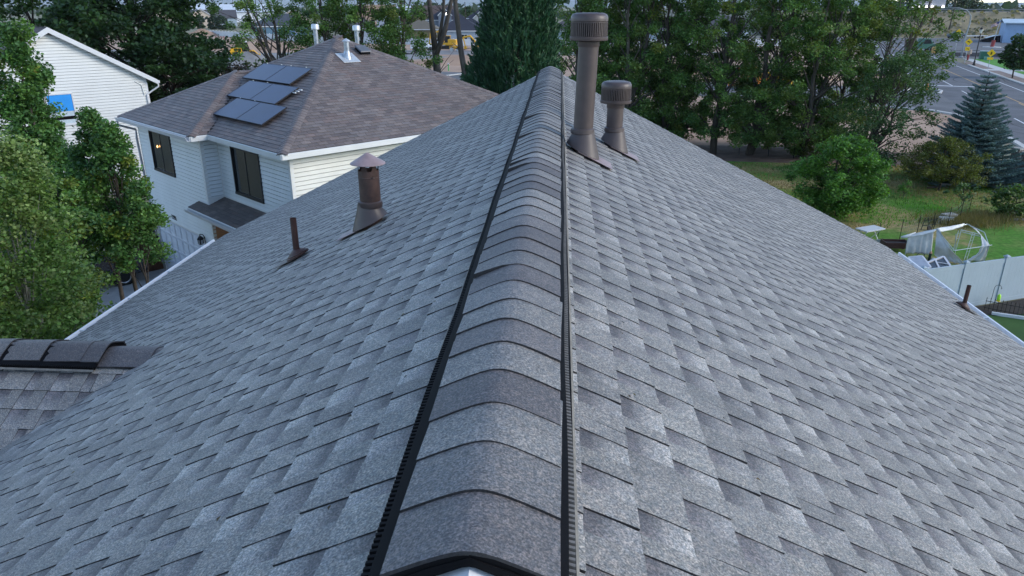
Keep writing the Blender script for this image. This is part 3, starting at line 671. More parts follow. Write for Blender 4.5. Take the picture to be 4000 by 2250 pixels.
eave(nb, (px0, -.3, pz0), (px0, 5.8, pz0), (-1, 0, 0), h=.12)
b = MB(); b.bx((W0-.03, -.3, pz1), (W0-.012, 5.03, pz1+.05)); b.bx((GX, 5.0, 3.50), (W0, 5.02, pz1+.03)); b.build('step_flashing', MT['trim'], nb)
b = MB(); b.tube([(-NJ-.10, NL-.12, ZE-.15), (-NJ-.10, NL-.12, ZE-.3), (GX+.02, NL-.12, ZE-.52), (GX-.03, NL-.2, ZE-.8), (GX-.03, NL-W0-.14, .3)], .04, 8); b.build('downspout', M('downspout_paint', (.36, .35, .37), .5), nb)
# solar panels on its front slope
def on_front(dr, al, up=0.): return Vector((dr, al, ZE+NM*dr+up))
sl = math.sqrt(1+NM*NM); PW, PHh = 1.63, .87*sl
lab = [['left solar panel of the topmost row near the roof peak', 'right solar panel of the topmost row near the roof peak'], ['left solar panel of the middle row', 'right solar panel of the middle row, beside white clips'], ['left solar panel of the lowest row nearest the eave', 'right solar panel of the lowest row nearest the eave']]
tilt = math.atan(NM)
for r, (dr, al) in enumerate(((2.52, 7.10), (1.56, 6.36), (.66, 5.56))):
    for c in range(2):
        p = on_front(dr, al-c*(PW+.008), .13); q = to_world(p)
        t = thing('solar_panel', lab[r][c], 'solar panel', q, PHI, 'solar panels on the brown roof')
        Rt = Matrix.Rotation(-tilt, 3, 'Y')
        def LP(x, y, z): return Rt @ Vector((x, -y, z))
        f = MB()
        for a, bb in (((0, 0), (PHh, .012)), ((0, PW-.012), (PHh, PW)), ((0, .012), (.012, PW-.012)), ((PHh-.012, .012), (PHh, PW-.012))):
            V = [LP(x, y, z) for z in (-.03, .012) for x, y in ((a[0], a[1]), (bb[0], a[1]), (bb[0], bb[1]), (a[0], bb[1]))]
            f.add(V, [(0, 1, 2, 3), (7, 6, 5, 4), (0, 4, 5, 1), (1, 5, 6, 2), (2, 6, 7, 3), (3, 7, 4, 0)])
        f.build('frame', MT['sframe'], t)
        f = MB(); f.add([LP(x, y, .008) for x, y in ((.011, .011), (PHh-.011, .011), (PHh-.011, PW-.011), (.011, PW-.011))], [(3, 2, 1, 0)]); f.add([LP(x, y, -.028) for x, y in ((.011, .011), (PHh-.011, .011), (PHh-.011, PW-.011), (.011, PW-.011))], [(0, 1, 2, 3)]); f.build('glass', MT['solar'], t)
        f = MB()
        for y in (.3, PW-.3):
            for x in (.15, PHh-.15): f.tube([LP(x, y, -.03), LP(x, y, -.13)], .015, 6)
        f.build('mount', MT['sframe'], t)
        if r == 1 and c == 1:
            f = MB()
            for k in range(3): v = LP(PHh-.25+.09*k, PW+.08+.05*k, -.02); f.box(v, (.05, .16, .03))
            f.build('cable_clips', MT['white'], t)
        elif c == 0 or r == 0:
            f = MB()
            for y in (.2, 1.2): v = LP(PHh+.03, y, .0); f.box(v, (.03, .04, .03))
            f.build('end_clip', MT['alu'], t)
# galvanised vents and a low box vent on the brown roof
def nroof(x, y): return ZE+NM*min(x, y, NL-x, NL-y)
def loc_of(wx, wy): v = PHm.transposed() @ Vector((wx-NC[0], wy-NC[1], 0)); return v.x, v.y
def galv_vent(wx, wy, ztop, label):
    lx, ly = loc_of(wx, wy); z0 = nroof(lx, ly); t = thing('metal_vent', label, 'roof vent', (wx, wy, z0), 0, 'silver capped vents behind the brown roof peak')
    b = MB(); b.tube([(0, 0, -.1), (0, 0, ztop-z0-.12)], .085, 20); b.build('pipe', MT['galv'], t, 'edge')
    b = MB(); h = ztop-z0; b.lathe([(.10, h-.2), (.145, h-.195), (.15, h-.19), (.145, h-.04), (.125, h-.01), (.08, h)], 24); b.build('cap', MT['alu'], t, 'edge')
    b = MB(); flash_cone(b, 0, 0, .16, .085, -.02, .2, 0); b.build('flashing', MT['galv'], t, 'edge')
galv_vent(-9.28, 29.05, 8.86, 'silver capped vent pipe standing left of the brown roof peak')
galv_vent(-7.81, 29.48, 8.81, 'silver capped vent pipe standing right of the brown roof peak')
lx, ly = 4.95, 4.17; q = to_world((lx, ly, nroof(lx, ly)+.012)); t = thing('metal_flue', 'galvanised flue with a cone hat and square base plate on the brown roof', 'flue', q, PHI)
b = MB(); hh = 8.49-q.z; b.tube([(0, 0, -.05), (0, 0, hh-.1)], .092, 20); b.build('pipe', MT['galv'], t, 'edge')
b = MB(); b.lathe([(.145, hh-.1), (.143, hh-.095), (.004, hh)], 24); b.build('rain_hat', MT['alu'], t, 'edge')
b = MB(); b.add([(r*math.cos(2*PI*j/20), r*math.sin(2*PI*j/20), z+k*NM*r*math.sin(2*PI*j/20)) for r, z, k in ((.16, 0, 1), (.1, .2, .1)) for j in range(20)], [(j, (j+1) % 20, 20+(j+1) % 20, 20+j) for j in range(20)]); b.build('flashing', MT['galv'], t, 'edge')
b = MB(); b.add([(x, y, y*NM+z) for z in (.012, .004) for x, y in ((-.33, -.3), (.33, -.3), (.33, .24), (-.33, .24))], [(0, 1, 2, 3), (0, 4, 5, 1), (1, 5, 6, 2), (2, 6, 7, 3), (3, 7, 4, 0)]); b.build('base_plate', MT['alu'], t)
lx, ly = 5.75, 4.45; q = to_world((lx, ly, nroof(lx, ly)+.01)); t = thing('box_vent', 'low dark square vent on the brown roof beside the silver flue', 'roof vent', q, PHI)
Rb = Matrix.Rotation(tilt, 3, 'X'); b = MB(); b.box(Rb @ Vector((0, 0, .06)), (.40, .40, .10), Rb, .92); b.build('body', MT['black'], t)
b = MB(); b.box(Rb @ Vector((0, 0, .125)), (.44, .44, .03), Rb, .9); b.build('lid', M('vent_lid', (.10, .11, .125), .4), t)

# ------------------------------------------------------------------ white house with the plain gable; local x along the gable wall, y along the ridge
wh = thing('gabled_house', 'bright white house with a plain clapboard gable and one blue-boarded window', 'house', (-21.5, 39.5, 0), PHI)
WW = 9.36; wz = 5.8; wp = 8.53; sl_ = (wp-wz)/(WW/2)
def wroof(x): return wz+sl_*(WW/2-abs(x+WW/2))
b = MB()
b.prism([(.0, wz), (-WW/2, wp), (-WW, wz), (-WW, wz-.1), (-WW/2, wp-.12), (.0, wz-.1)], -.0, 11.5, 'y'); b.build('roof', M('dark_brown_roof', (.085, .068, .066), .9, .25, 3), wh)
b = MB()
for s in (0, 1):
    k = 0
    while k*.143 < WW/2*1.15:
        x = -k*.124 if s == 0 else -WW+k*.124; z = wroof(x); b.add([(x, -.0, z+.012), (x, 11.5, z+.012), (x+(-.13 if s == 0 else .13), 11.5, z+.13*sl_+.002), (x+(-.13 if s == 0 else .13), 0, z+.13*sl_+.002), (x, 0, z), (x, 11.5, z)], [(0, 1, 2, 3), (4, 5, 1, 0)]); k += 1
        if k*.124 > WW/2: break
b.build('roof_shingles', M('dark_brown_courses', (.10, .08, .078), .9, .3, 5), wh, kind='stuff')
b = MB()
for x0, x1 in ((0.02, -WW/2), (-WW-.02, -WW/2)): b.prism([(x0, wroof(min(0, max(-WW, x0)))+.02), (x1, wp+.02), (x1, wp-.24), (x0, wroof(min(0, max(-WW, x0)))-.22)], -.03, -.004, 'y')
b.build('rake_board', MT['white'], wh)
b = MB(); b.bx((0, -.02, wz-.16), (.13, 11.5, wz-.03)); b.build('gutter', MT['white'], wh)
b = MB()
for x0, x1 in ((0, -WW/2), (-WW, -WW/2)): b.prism([(x0, wroof(x0)-.13), (x1, wp-.13), (x1, wp-.15), (x0, wroof(x0)-.15)], 0, .3, 'y')
b.build('soffit', MT['trim'], wh)
WY = .3; wx0, wx1 = -.45, -WW+.45
b = MB(); b.bx((wx1, WY+.03, 0), (wx0, 11, wz-.1)); b.prism([(wx0, wz-.1), (-WW/2, wp-.3), (wx1, wz-.1)], WY+.03, 11, 'y'); b.build('wall', MT['lap_shadow'], wh)
win = (4.12-.45, 4.80-.45+.55, 3.86, 5.42)      # from the right corner
def trimtop(z):
    zz = z+.16-.02
    if zz < wz+.2: return (0, WW-.9)
    k = (zz-wz)/sl_-.45; return (max(0, k), min(WW-.9, WW-.9-k))
siding(wh, (wx0, WY), (wx1, WY), .2, .2+.145*39, (0, -1), MT['bright'], e=.145, holes=[(win[0], win[1], win[2], win[3])])
siding(wh, (wx0, WY), (wx1, WY), .2+.145*39, wp-.32, (0, -1), MT['bright'], e=.145, top=trimtop)
for p in (wx0-.08, wx1-.02): b = MB(); b.bx((p, WY-.018, .1), (p+.1, WY+.1, wz-.12)); b.build('corner_trim', MT['white'], wh)
wo = window(wh, 'window', (wx0, WY), (-1, 0), (0, -1), *win, lab='window half covered by a bright blue board', fr=MT['white'], split=False, glassmat=M('pale_blind', (.42, .50, .55), .5))
b = MB(); b.bx((wx0-win[0]-.06, WY-.02, 4.55), (wx0-win[1]+.06, WY-.012, 5.36)); b.build('blue_board', MT['blueboard'], wo)
b = MB(); b.bx((wx0-win[0]-.06, WY-.014, 4.14), (wx0-win[1]+.06, WY-.008, 4.30)); b.build('dark_gap', MT['black'], wo)
b = MB(); b.tube([(.06, .04, wz-.1), (.04, .06, wz-.35), (-.35, WY-.05, wz-.62), (-.55, WY-.06, wz-.75), (-.55, WY-.06, .3)], .045, 8); b.build('downspout', MT['white'], wh)
b = MB(); b.tube([(-1.05, WY-.03, wz-.02), (-.75, WY-.04, wz-.22), (-.68, WY-.04, wz-.75)], .03, 6); b.build('drain_pipe', MT['alu'], wh)
# ------------------------------------------------------------------ ground, road, lots
def road_pt(t, s): return (.284*t+.959*s, .959*t-.284*s)
def strip(name, t0, t1, s0, s1, z, mat, n=1):
    return sheet(name, [road_pt(t0, s0), road_pt(t0, s1), road_pt(t1, s1), road_pt(t1, s0)], z, mat)
def lawnmat():
    m, n, L, b, o = _new('yard_grass')
    big = _ramp(n, L, _noise(n, L, .22, 5, .65), [(.40, (.080, .20, .030)), (.50, (.13, .20, .05)), (.575, (.30, .245, .11)), (.68, (.36, .275, .15))])
    fine = _ramp(n, L, _noise(n, L, 5., 5, .7), [(.3, (.55, .6, .55)), (.7, (1.35, 1.3, 1.3))])
    L.new(_mul(n, L, big, fine), b.inputs['Base Color']); b.inputs['Roughness'].default_value = .95; b.inputs['Specular IOR Level'].default_value = .1
    return m
MT['yard'] = lawnmat()
gm = MB(); gs = 13000; gm.add([(-gs, -gs, 0), (gs, -gs, 0), (gs, gs, 0), (-gs, gs, 0)], [(0, 1, 2, 3)])
gm.build('ground', M('open_ground', (.16, .145, .09), .95, .3, .01, col2=(.20, .19, .12)), kind='structure')
sheet('dirt_lot', [(-200, 52.5), (26, 52.5), (34, 57), (37.2, 73.3), (60, 150), (75, 205), (-10, 200), (-75, 216), (-125, 268), (-200, 300)], .004, MT['dirt'])
sheet('yard', [(-4, 18), (16, 25.4), (40, 35), (27.5, 42), (25.5, 50), (20, 54), (-12, 54)], .008, MT['yard'])
sheet('side_lawn', [(4, 10), (40, 18), (40, 34), (15.2, 24.3), (4, 19.6)], .008, MT['lawn2'])
sheet('mulch_bed', [(-12, 49.2), (9, 48.8), (20, 47.9), (25.6, 46.6), (26, 51), (20, 54.5), (-12, 54.5)], .012, M('leaf_mulch', (.075, .048, .038), .95, .4, 1.2, col2=(.15, .10, .08)))
# road, markings, kerbs, side street mouth, pavement
strip('road', 20, 260, 16.5, 28.3, .012, MT['asphalt'])
sheet('side_street', [road_pt(80, 16.52), road_pt(108, 16.52), (30, 99), (-20, 118), (-110, 150), (-112, 141), (-24, 105), (28, 80.5)], .012, MT['asphalt2'])
sheet('gravel_road', [(-120, 140), (-60, 118), (-20, 150), (-40, 172), (-70, 160), (-120, 180)], .008, MT['gravel'])
sheet('gravel_track', [(-40, 160), (40, 158), (42, 172), (-40, 176)], .008, M('track_gravel', (.20, .19, .185), .95, .25, .15))
MW = M('road_paint_white', (.62, .62, .62), .7, .15, 2); MY = M('road_paint_yellow', (.50, .30, .09), .7, .2, 2)
for i, (t0, t1, s0, s1, m, nm) in enumerate(((20, 79, 19.45, 19.58, MW, 'edge_line'), (96, 103.5, 19.45, 19.58, MW, 'edge_line'), (109, 230, 19.5, 19.63, MW, 'edge_line'), (20, 230, 26.2, 26.33, MW, 'edge_line'), (20, 92, 22.75, 22.87, MY, 'centre_line'), (20, 230, 23.0, 23.12, MY, 'centre_line'), (109, 109.6, 17, 22.6, MW, 'stop_line'))):
    strip(nm, t0, t1, s0, s1, .016, m)
b = MB(); r_ = random.Random(21)
for k in range(16):
    t_, s_ = r_.uniform(40, 150), r_.uniform(17, 28); a = r_.choice((0, 0, PI/2))+r_.uniform(-.25, .25)
    for q in range(r_.randrange(4, 12)):
        t2, s2 = t_+math.cos(a)*1.6, s_+math.sin(a)*1.6; a += r_.uniform(-.25, .25)
        if not 16.9 < s2 < 28: break
        p, q_ = road_pt(t_, s_), road_pt(t2, s2); d = Vector((q_[0]-p[0], q_[1]-p[1])).normalized()*.05
        b.add([(p[0]-d.y, p[1]+d.x, .0145), (q_[0]-d.y, q_[1]+d.x, .0145), (q_[0]+d.y, q_[1]-d.x, .0145), (p[0]+d.y, p[1]-d.x, .0145)], [(3, 2, 1, 0)]); t_, s_ = t2, s2
b.build('crack_sealant', MT['gap'], kind='structure')
def kerb(name, pts, w_, mat, h=.14):
    b = MB()
    for (x0, y0), (x1, y1) in zip(pts[:-1], pts[1:]):
        d = Vector((x1-x0, y1-y0, 0)); L = d.length; d.normalize(); q = Vector((-d.y, d.x, 0))*w_/2
        V = [Vector((x0, y0, 0))-q, Vector((x1, y1, 0))-q, Vector((x1, y1, 0))+q, Vector((x0, y0, 0))+q]
        b.add(V+[v+Vector((0, 0, h)) for v in V], [(4, 5, 6, 7), (0, 1, 5, 4), (1, 2, 6, 5), (2, 3, 7, 6), (3, 0, 4, 7)])
    return b.build(name, mat, kind='structure')
kerb('kerb', [road_pt(20, 16.35), road_pt(60, 16.35), road_pt(74, 16.2), road_pt(79, 15.2), (35.9, 75.1), (33, 77), (28, 80)], .42, MT['kerb'])
kerb('kerb', [road_pt(108, 16.0), road_pt(112, 16.3), road_pt(240, 16.35)], .42, MT['kerb'])
kerb('kerb', [(43.7, 89.9), (42.2, 91.2), (41.2, 93.2), (43.2, 96), (45.6, 97.2), (45.4, 93), (43.7, 89.9)], .35, MT['kerb'])
kerb('kerb', [road_pt(20, 28.5), road_pt(150, 28.5)], .36, MT['kerb'])
kerb('side_kerb', [(-22, 106.5), (-16.2, 110.1), (-14, 113.7), (-12, 120)], .5, MT['kerb'], .12)
strip('park_strip', 20, 158, 28.7, 30.6, .05, MT['mulch'])
strip('sidewalk', 20, 168, 30.6, 32.3, .06, MT['kerb'])
sheet('crosswalk_ramp', [road_pt(138, 28.7), road_pt(141, 28.7), road_pt(141, 36), road_pt(138, 36)], .066, MT['kerb'])
strip('verge_lawn', 100, 168, 32.3, 44, .05, M('bright_lawn', (.06, .21, .012), .95, .2, .6))
sheet('parking_lot', [road_pt(170, 28.3), road_pt(170, 70), (150, 245), (60, 262), (75, 205)], .008, MT['asphalt2'])
sheet('driveway', [(-8.0, 21.2), (-14.9, 28.2), (-26.5, 19.5), (-30, 12), (-10, 8), (-6, 14)], .008, MT['concrete'])
b = MB()
for (x0, y0), (x1, y1) in (((-11.3, 17.2), (-18.2, 24.2)), ((-14.0, 14.4), (-21.0, 21.4)), ((-11.4, 24.7), (-22.6, 13.6)), ((-9.2, 22.4), (-20.3, 11.3))):
    d = Vector((x1-x0, y1-y0, 0)).normalized(); q = Vector((-d.y, d.x, 0))*.012
    b.add([(x0-q.x, y0-q.y, .0125), (x1-q.x, y1-q.y, .0125), (x1+q.x, y1+q.y, .0125), (x0+q.x, y0+q.y, .0125)], [(0, 1, 2, 3)])
b.build('driveway_joint', MT['gap'], kind='structure')
def mound(name, x, y, rx, ry, h, mat, label, seed=0, cat='pile'):
    r = random.Random(seed); b = MB(); n, m = 20, 6; V = [(0, 0, h)]
    for i in range(1, m+1):
        f = i/m
        for j in range(n):
            an = 2*PI*j/n; k = f*(1+.12*math.sin(3*an+seed)+r.uniform(-.05, .05)); V.append((rx*k*math.cos(an), ry*k*math.sin(an), -.03 if i == m else h*(1-f)**1.1*(1+r.uniform(-.1, .1))))
    F = [(0, 1+j, 1+(j+1) % n) for j in range(n)]+[(1+(i-1)*n+j, 1+i*n+j, 1+i*n+(j+1) % n, 1+(i-1)*n+(j+1) % n) for i in range(1, m) for j in range(n)]
    b.add(V, F); o = b.build(name, mat, smooth=True, loc=(x, y, .0)); return tag(o, label, cat)
mound('gravel_pile', -53.5, 129, 7, 5, 2.2, MT['gravel'], 'low heap of grey gravel in front of the yellow wheel loader', 1)
mound('dirt_mound', -121, 256, 7, 5, 2.4, MT['dirt'], 'brown earth mound at the left end of the white vinyl fence', 2)
mound('dirt_bank', -70, 178, 26, 6, 1.8, MT['dirt'], 'long low bank of excavated soil behind the wheel loader', 3)
mound('dirt_ridge', -16, 133, 14, 4, 1.5, MT['dirt'], 'reddish ridge of dug soil beyond the bare tree trunks', 4)
mound('soil_heap', 14, 118, 9, 5, 2.6, MT['dirt'], 'pinkish soil heap seen between the poplar trunks right of the vent pipes', 5)
mound('soil_pile', 33, 108, 7, 4, 1.8, MT['dirt'], 'pale soil pile left of the white excavator near the road', 6)

# ------------------------------------------------------------------ trees
def pal(*cs): return np.array(cs)
G_POP = pal((0.060, 0.133, 0.037), (0.090, 0.189, 0.049), (0.123, 0.237, 0.060), (0.065, 0.123, 0.030), (0.151, 0.215, 0.054))
G_DARK = pal((0.021, 0.052, 0.020), (0.031, 0.072, 0.024), (0.045, 0.100, 0.030), (0.022, 0.045, 0.020))
G_ASP = pal((0.093, 0.176, 0.039), (0.123, 0.224, 0.049), (0.067, 0.135, 0.033), (0.161, 0.239, 0.063), (0.224, 0.284, 0.105))
G_PEAR = pal((0.057, 0.134, 0.039), (0.078, 0.184, 0.047), (0.043, 0.100, 0.032), (0.119, 0.227, 0.047))
G_YEL = pal((.135, .20, .028), (.16, .215, .035), (.10, .165, .024), (.185, .215, .042))
G_FRUIT = pal((0.063, 0.161, 0.024), (0.084, 0.203, 0.028), (0.045, 0.115, 0.020), (0.119, 0.259, 0.042))
G_BUSH = pal((0.088, 0.114, 0.018), (0.111, 0.137, 0.022), (0.065, 0.086, 0.016), (0.127, 0.130, 0.026))
G_PLUM = pal((0.026, 0.016, 0.016), (0.036, 0.023, 0.018), (0.021, 0.023, 0.014))
def limbs(b, base, path, r0, r1, n=7):
    b.tube(path, [r0+(r1-r0)*i/(len(path)-1) for i in range(len(path))], n)
def tree(name, label, x, y, H, R, leaf, palette, t0=.15, dens=1., clumps=60, per=90, csz=.5, lean=(0, 0), trunkr=.16, bark='bark', shape=None, cat='tree', group=None, yellow=0., ntrunk=1, twigs=26, up=.5, gapfrac=0., zbase=0., flat=1., seed=None, ypal=None):
    """tapered trunk(s), limbs, and a crown of leaf clumps inside an envelope"""
    global RNG
    if seed is not None: RNG = np.random.default_rng(seed)
    t = thing(name, label, cat, (x, y, zbase), 0, group)
    shape = shape or (lambda h: (math.sin(PI*min(1, max(0, h))**.75)**.6))
    lx, ly = lean; tb = MB(); trunks = []
    for k in range(ntrunk):
        an = 2*PI*k/max(1, ntrunk)+RNG.uniform(0, 1); sp = 0 if ntrunk == 1 else R*.38
        pth = [Vector((0, 0, -.1))]
        for i in range(1, 8):
            f = i/7; pth.append(Vector((lx*f+math.cos(an)*sp*f+RNG.normal()*R*.03, ly*f+math.sin(an)*sp*f+RNG.normal()*R*.03, H*.93*f)))
        trunks.append(pth); limbs(tb, None, pth, trunkr, trunkr*.14)
    hs = RNG.uniform(0, 1, clumps)**1.12*(1-t0)+t0
    if gapfrac: hs = hs[(np.sin(hs*17+x)*.5+.5) > gapfrac]
    C = []
    for h in hs:
        f = (h-t0)/(1-t0); rr = R*shape(f)*(RNG.uniform(.12, 1)**.42 if RNG.random() > .14 else RNG.uniform(1.0, 1.38)); an = RNG.uniform(0, 2*PI)
        ax = trunks[RNG.integers(0, ntrunk)]; i = min(6, int(h*7)); q = ax[i].lerp(ax[i+1], h*7-i) if h < 1 else ax[7]
        C.append((q.x*.9+lx*.1*h+rr*math.cos(an), q.y*.9+ly*.1*h+rr*math.sin(an), H*h*.98+.1))
    C = np.array(C)
    for i in RNG.choice(len(C), min(twigs, len(C)), replace=False):
        c = Vector(C[i]); ax = trunks[RNG.integers(0, ntrunk)]; hh = max(.08, t0*.8, (c.z/H)*.93-RNG.uniform(.08, .2)); k = min(6, int(hh*7)); s = ax[k].lerp(ax[min(7, k+1)], hh*7-k)
        mid = s.lerp(c, .5)+Vector((0, 0, (c-s).length*.08)); rr = trunkr*(1-hh)*.45+.008
        tb.tube([s, mid, c], [rr, rr*.6, .004], 5, False)
    tb.build('trunk', MT[bark], t, True)
    n = int(per*dens); N = n*len(C); P = np.repeat(C, n, 0)
    sz = np.repeat(RNG.uniform(.6, 1.25, len(C))*csz, n)[:, None]
    off = RNG.normal(size=(N, 3)); off *= (RNG.uniform(0, 1, N)**.5/np.linalg.norm(off, axis=1))[:, None]; off[:, 2] *= .75*flat
    P = P+off*sz; P[:, 2] = np.maximum(P[:, 2], .03)
    u, v = orient(N, up); s = leaf*RNG.uniform(.7, 1.3, N)[:, None]
    ci = RNG.integers(0, len(palette), len(C)); col = np.repeat(palette[ci], n, 0)*.6+palette[RNG.integers(0, len(palette), N)]*.4
    if yellow:
        yp = G_YEL if ypal is None else ypal
        ym = np.repeat(RNG.uniform(0, 1, len(C)) < yellow, n); col[ym] = yp[RNG.integers(0, len(yp), ym.sum())]
    col = col*RNG.uniform(.6, 1.45, N)[:, None]
    cards('crown', P, u*s*.55, v*s*.42, col, MT['leaf'], t); return t
def colshape(f): return min(1, (f+.05)*4)*(1-max(0, f-.55)*1.2)
# left foreground: columnar trees by the driveway and aspens against the cross gable
def cone(f): return (1-f)**.62*min(1, .25+f*3.5)
tree('columnar_tree', 'tall columnar tree with a yellowing top at the left picture edge', -14.15, 19.3, 9.1, .62, .085, G_PEAR, .06, 1, 190, 165, .33, trunkr=.11, bark='barkd', shape=colshape, yellow=.14, seed=21)
tree('columnar_tree', 'dark columnar tree in front of the white gable beside the blue-boarded window', -14.6, 20.4, 8.0, .45, .085, G_PEAR, .06, 1, 130, 150, .30, trunkr=.1, bark='barkd', shape=colshape, seed=22)
tree('columnar_tree', 'columnar tree mostly cut off by the left picture edge', -15.6, 19.4, 8.7, 1.1, .085, G_PEAR, .06, 1, 170, 160, .4, trunkr=.1, bark='barkd', shape=colshape, yellow=.1, seed=20)
tree('pear_tree', 'pear tree with the higher pointed top beside the neighbour driveway', -11.5, 17.62, 7.1, .95, .076, G_PEAR, .5, 1, 118, 125, .27, trunkr=.08, bark='barkd', shape=cone, yellow=.05, twigs=14, seed=23)
tree('pear_tree', 'pear tree with the lower pointed top, right of its taller twin', -10.75, 17.05, 6.85, 1.05, .076, G_PEAR, .57, 1, 105, 125, .28, trunkr=.08, bark='barkd', shape=cone, yellow=.07, twigs=14, seed=32)
tree('pear_tree', 'small pear tree with yellow-green shoots between the aspens and the two pointed pears', -11.7, 16.2, 6.0, .8, .076, G_PEAR, .42, 1, 84, 130, .3, trunkr=.08, bark='barkd', shape=colshape, yellow=.28, seed=24)
tree('slender_tree', 'slim young tree with side branches reaching towards the garage door', -10.25, 16.7, 5.5, .75, .075, G_PEAR, .6, 1, 36, 110, .26, trunkr=.05, bark='barkd', shape=lambda f: math.sin(PI*min(1, f*.6+.4))**.8, yellow=.06, twigs=7, seed=25)
tree('aspen', 'tall aspen at the left edge with round pale leaves', -8.3, 10.2, 7.7, 1.15, .056, G_ASP, .06, 1, 310, 190, .33, trunkr=.06, bark='birch', shape=colshape, yellow=.02, twigs=50, seed=26)
tree('aspen', 'aspen with hanging branches, second from the left picture edge', -9.95, 11.5, 6.9, .9, .056, G_ASP, .06, 1, 280, 190, .33, trunkr=.055, bark='birch', shape=colshape, yellow=.03, twigs=50, seed=27)
tree('aspen', 'low bushy aspen next to the left gutter', -10.1, 11.9, 4.9, .8, .054, G_ASP, .03, 1, 220, 180, .33, trunkr=.05, bark='birch', shape=colshape, twigs=40, seed=28)
tree('aspen', 'aspen with a pale leaning trunk just beyond the cross gable', -8.2, 9.1, 6.3, 1.0, .054, G_ASP, .06, 1, 250, 180, .33, trunkr=.055, bark='birch', shape=colshape, twigs=40, seed=29)
tree('aspen', 'deep green aspen in the shade of the pear trees', -11.5, 13.6, 6.3, .85, .064, G_PEAR, .05, 1, 210, 170, .36, trunkr=.06, bark='barkd', shape=colshape, twigs=30, seed=30)
tree('shrub', 'dense green shrub beside the driveway under the aspens', -11.4, 13.8, 2.9, 1.2, .065, G_PEAR, .0, 1, 90, 130, .38, trunkr=.05, bark='barkd', cat='shrub', seed=31)
# big dark trees behind the white house
def dome(f): return math.sin(PI*min(1, f*.82+.16))**.7
tree('dark_tree', 'large dark green tree rising behind the white gable', -29.5, 52.3, 12.5, 6.0, .26, G_DARK, .06, 1, 300, 135, 1.0, trunkr=.32, bark='barkd', shape=dome, twigs=60, seed=41)
tree('dark_tree', 'dark tree spreading long low boughs towards the brown roof', -26.2, 50.2, 8.6, 4.0, .22, G_DARK, .12, 1, 170, 125, .75, trunkr=.22, bark='barkd', shape=dome, twigs=60, up=1.2, flat=.5, seed=42)
tree('dark_tree', 'green tree behind the ridge of the white house at the top left corner', -37.5, 53, 12.0, 5.6, .24, pal((.028, .066, .018), (.038, .085, .022), (.022, .05, .016)), .1, 1, 170, 115, 1.0, trunkr=.3, bark='barkd', shape=dome, seed=43)
tree('purple_plum', 'dark maroon leaved tree between the white gable and the brown roof', -19.6, 46.2, 5.9, 3.0, .15, G_PLUM, .12, 1, 110, 90, .6, trunkr=.14, bark='barkd', shape=dome, twigs=60, seed=44)
# windbreak of poplars
PG = 'old poplars in a row behind the yards'
def popl(f): return min(1, .62+f*1.1)*(1-max(0, f-.6)*.9)
POPS = [(2.9, 55.0, 13.2, 2.1, .05, .18, .2, 'poplar half hidden behind the gap right of the tall vent'), (9.0, 54.6, 13.4, 2.2, .05, .2, .3, 'poplar standing behind the tangled dead twigs'), (14.9, 53.6, 13.0, 2.4, .05, .2, .8, 'poplar behind the broad end of the row'), (6.0, 56.2, 13.0, 2.1, .05, .18, -.2, 'rearmost poplar in the middle of the row'), (18.6, 52.2, 11.8, 2.3, .05, .16, 1.0, 'poplar between the broad row end and the sprawling bough'),
        (-18.9, 54.2, 12.4, 2.2, .34, .22, -3.0, 'sparse poplar with leaning bare limbs left of the first silver vent'),
        (-17.3, 55.2, 13.4, 1.9, .05, .18, .3, 'leafy poplar just right of the first silver vent'),
        (-14.6, 56.0, 13.8, 2.1, .05, .2, .2, 'dense poplar behind the brown roof peak'),
        (-11.6, 56.6, 13.6, 1.7, .10, .2, .1, 'poplar with ragged leaves right of the second silver vent'),
        (1.2, 53.5, 13.0, 2.3, .05, .2, .2, 'poplar directly behind the tall brown vent pipe'),
        (4.6, 52.2, 13.4, 2.4, .1, .22, .8, 'poplar with a visible curving trunk right of the tall vent'),
        (7.4, 52.6, 13.2, 2.3, .08, .2, -.3, 'poplar with tangled dead twigs in the middle of the right-hand row'),
        (10.7, 51.4, 13.4, 2.5, .12, .26, .6, 'thick poplar with its pale foot showing above the roof edge'),
        (13.1, 51.2, 13.2, 2.8, .12, .26, 1.6, 'poplar cluster with a pale trunk leaning right'),
        (16.3, 50.4, 12.8, 2.9, .1, .2, 1.4, 'broad poplar at the right end of the row')]
for i, (x, y, H, R, t0, tr, ln, lab) in enumerate(POPS):
    tree('poplar', lab, x, y, H, R*1.2, .135, G_POP, max(.05, t0*.6), 1, 175 if i != 5 else 62, 170, .6, lean=(ln, 0), trunkr=tr, bark='bark', shape=popl, group=None, yellow=.05, ntrunk=3 if i == 5 else (2 if i in (10, 13, 14) else 1), twigs=40, seed=50+i, ypal=pal((.11, .15, .025), (.14, .17, .03), (.09, .13, .025)))
def bare_tree(label, x, y, H, paths, leafc, seed):
    t = thing('bare_tree', label, 'tree', (x, y, 0)); b = MB()
    for pth, r0, r1 in paths: b.tube([Vector(p) for p in pth], [r0+(r1-r0)*i/(len(pth)-1) for i in range(len(pth))], 8)
    r = np.random.default_rng(seed)
    for k in range(26):
        pth, r0, r1 = paths[r.integers(0, len(paths))]; s = Vector(pth[r.integers(1, len(pth))]); e = s+Vector((r.normal()*1.2, r.normal()*1.2, abs(r.normal())*1.4)); b.tube([s, s.lerp(e, .5)+Vector((r.normal()*.1, 0, .1)), e], [.03, .02, .006], 4, False)
    b.build('trunk', MT['bark'], t, True); return t
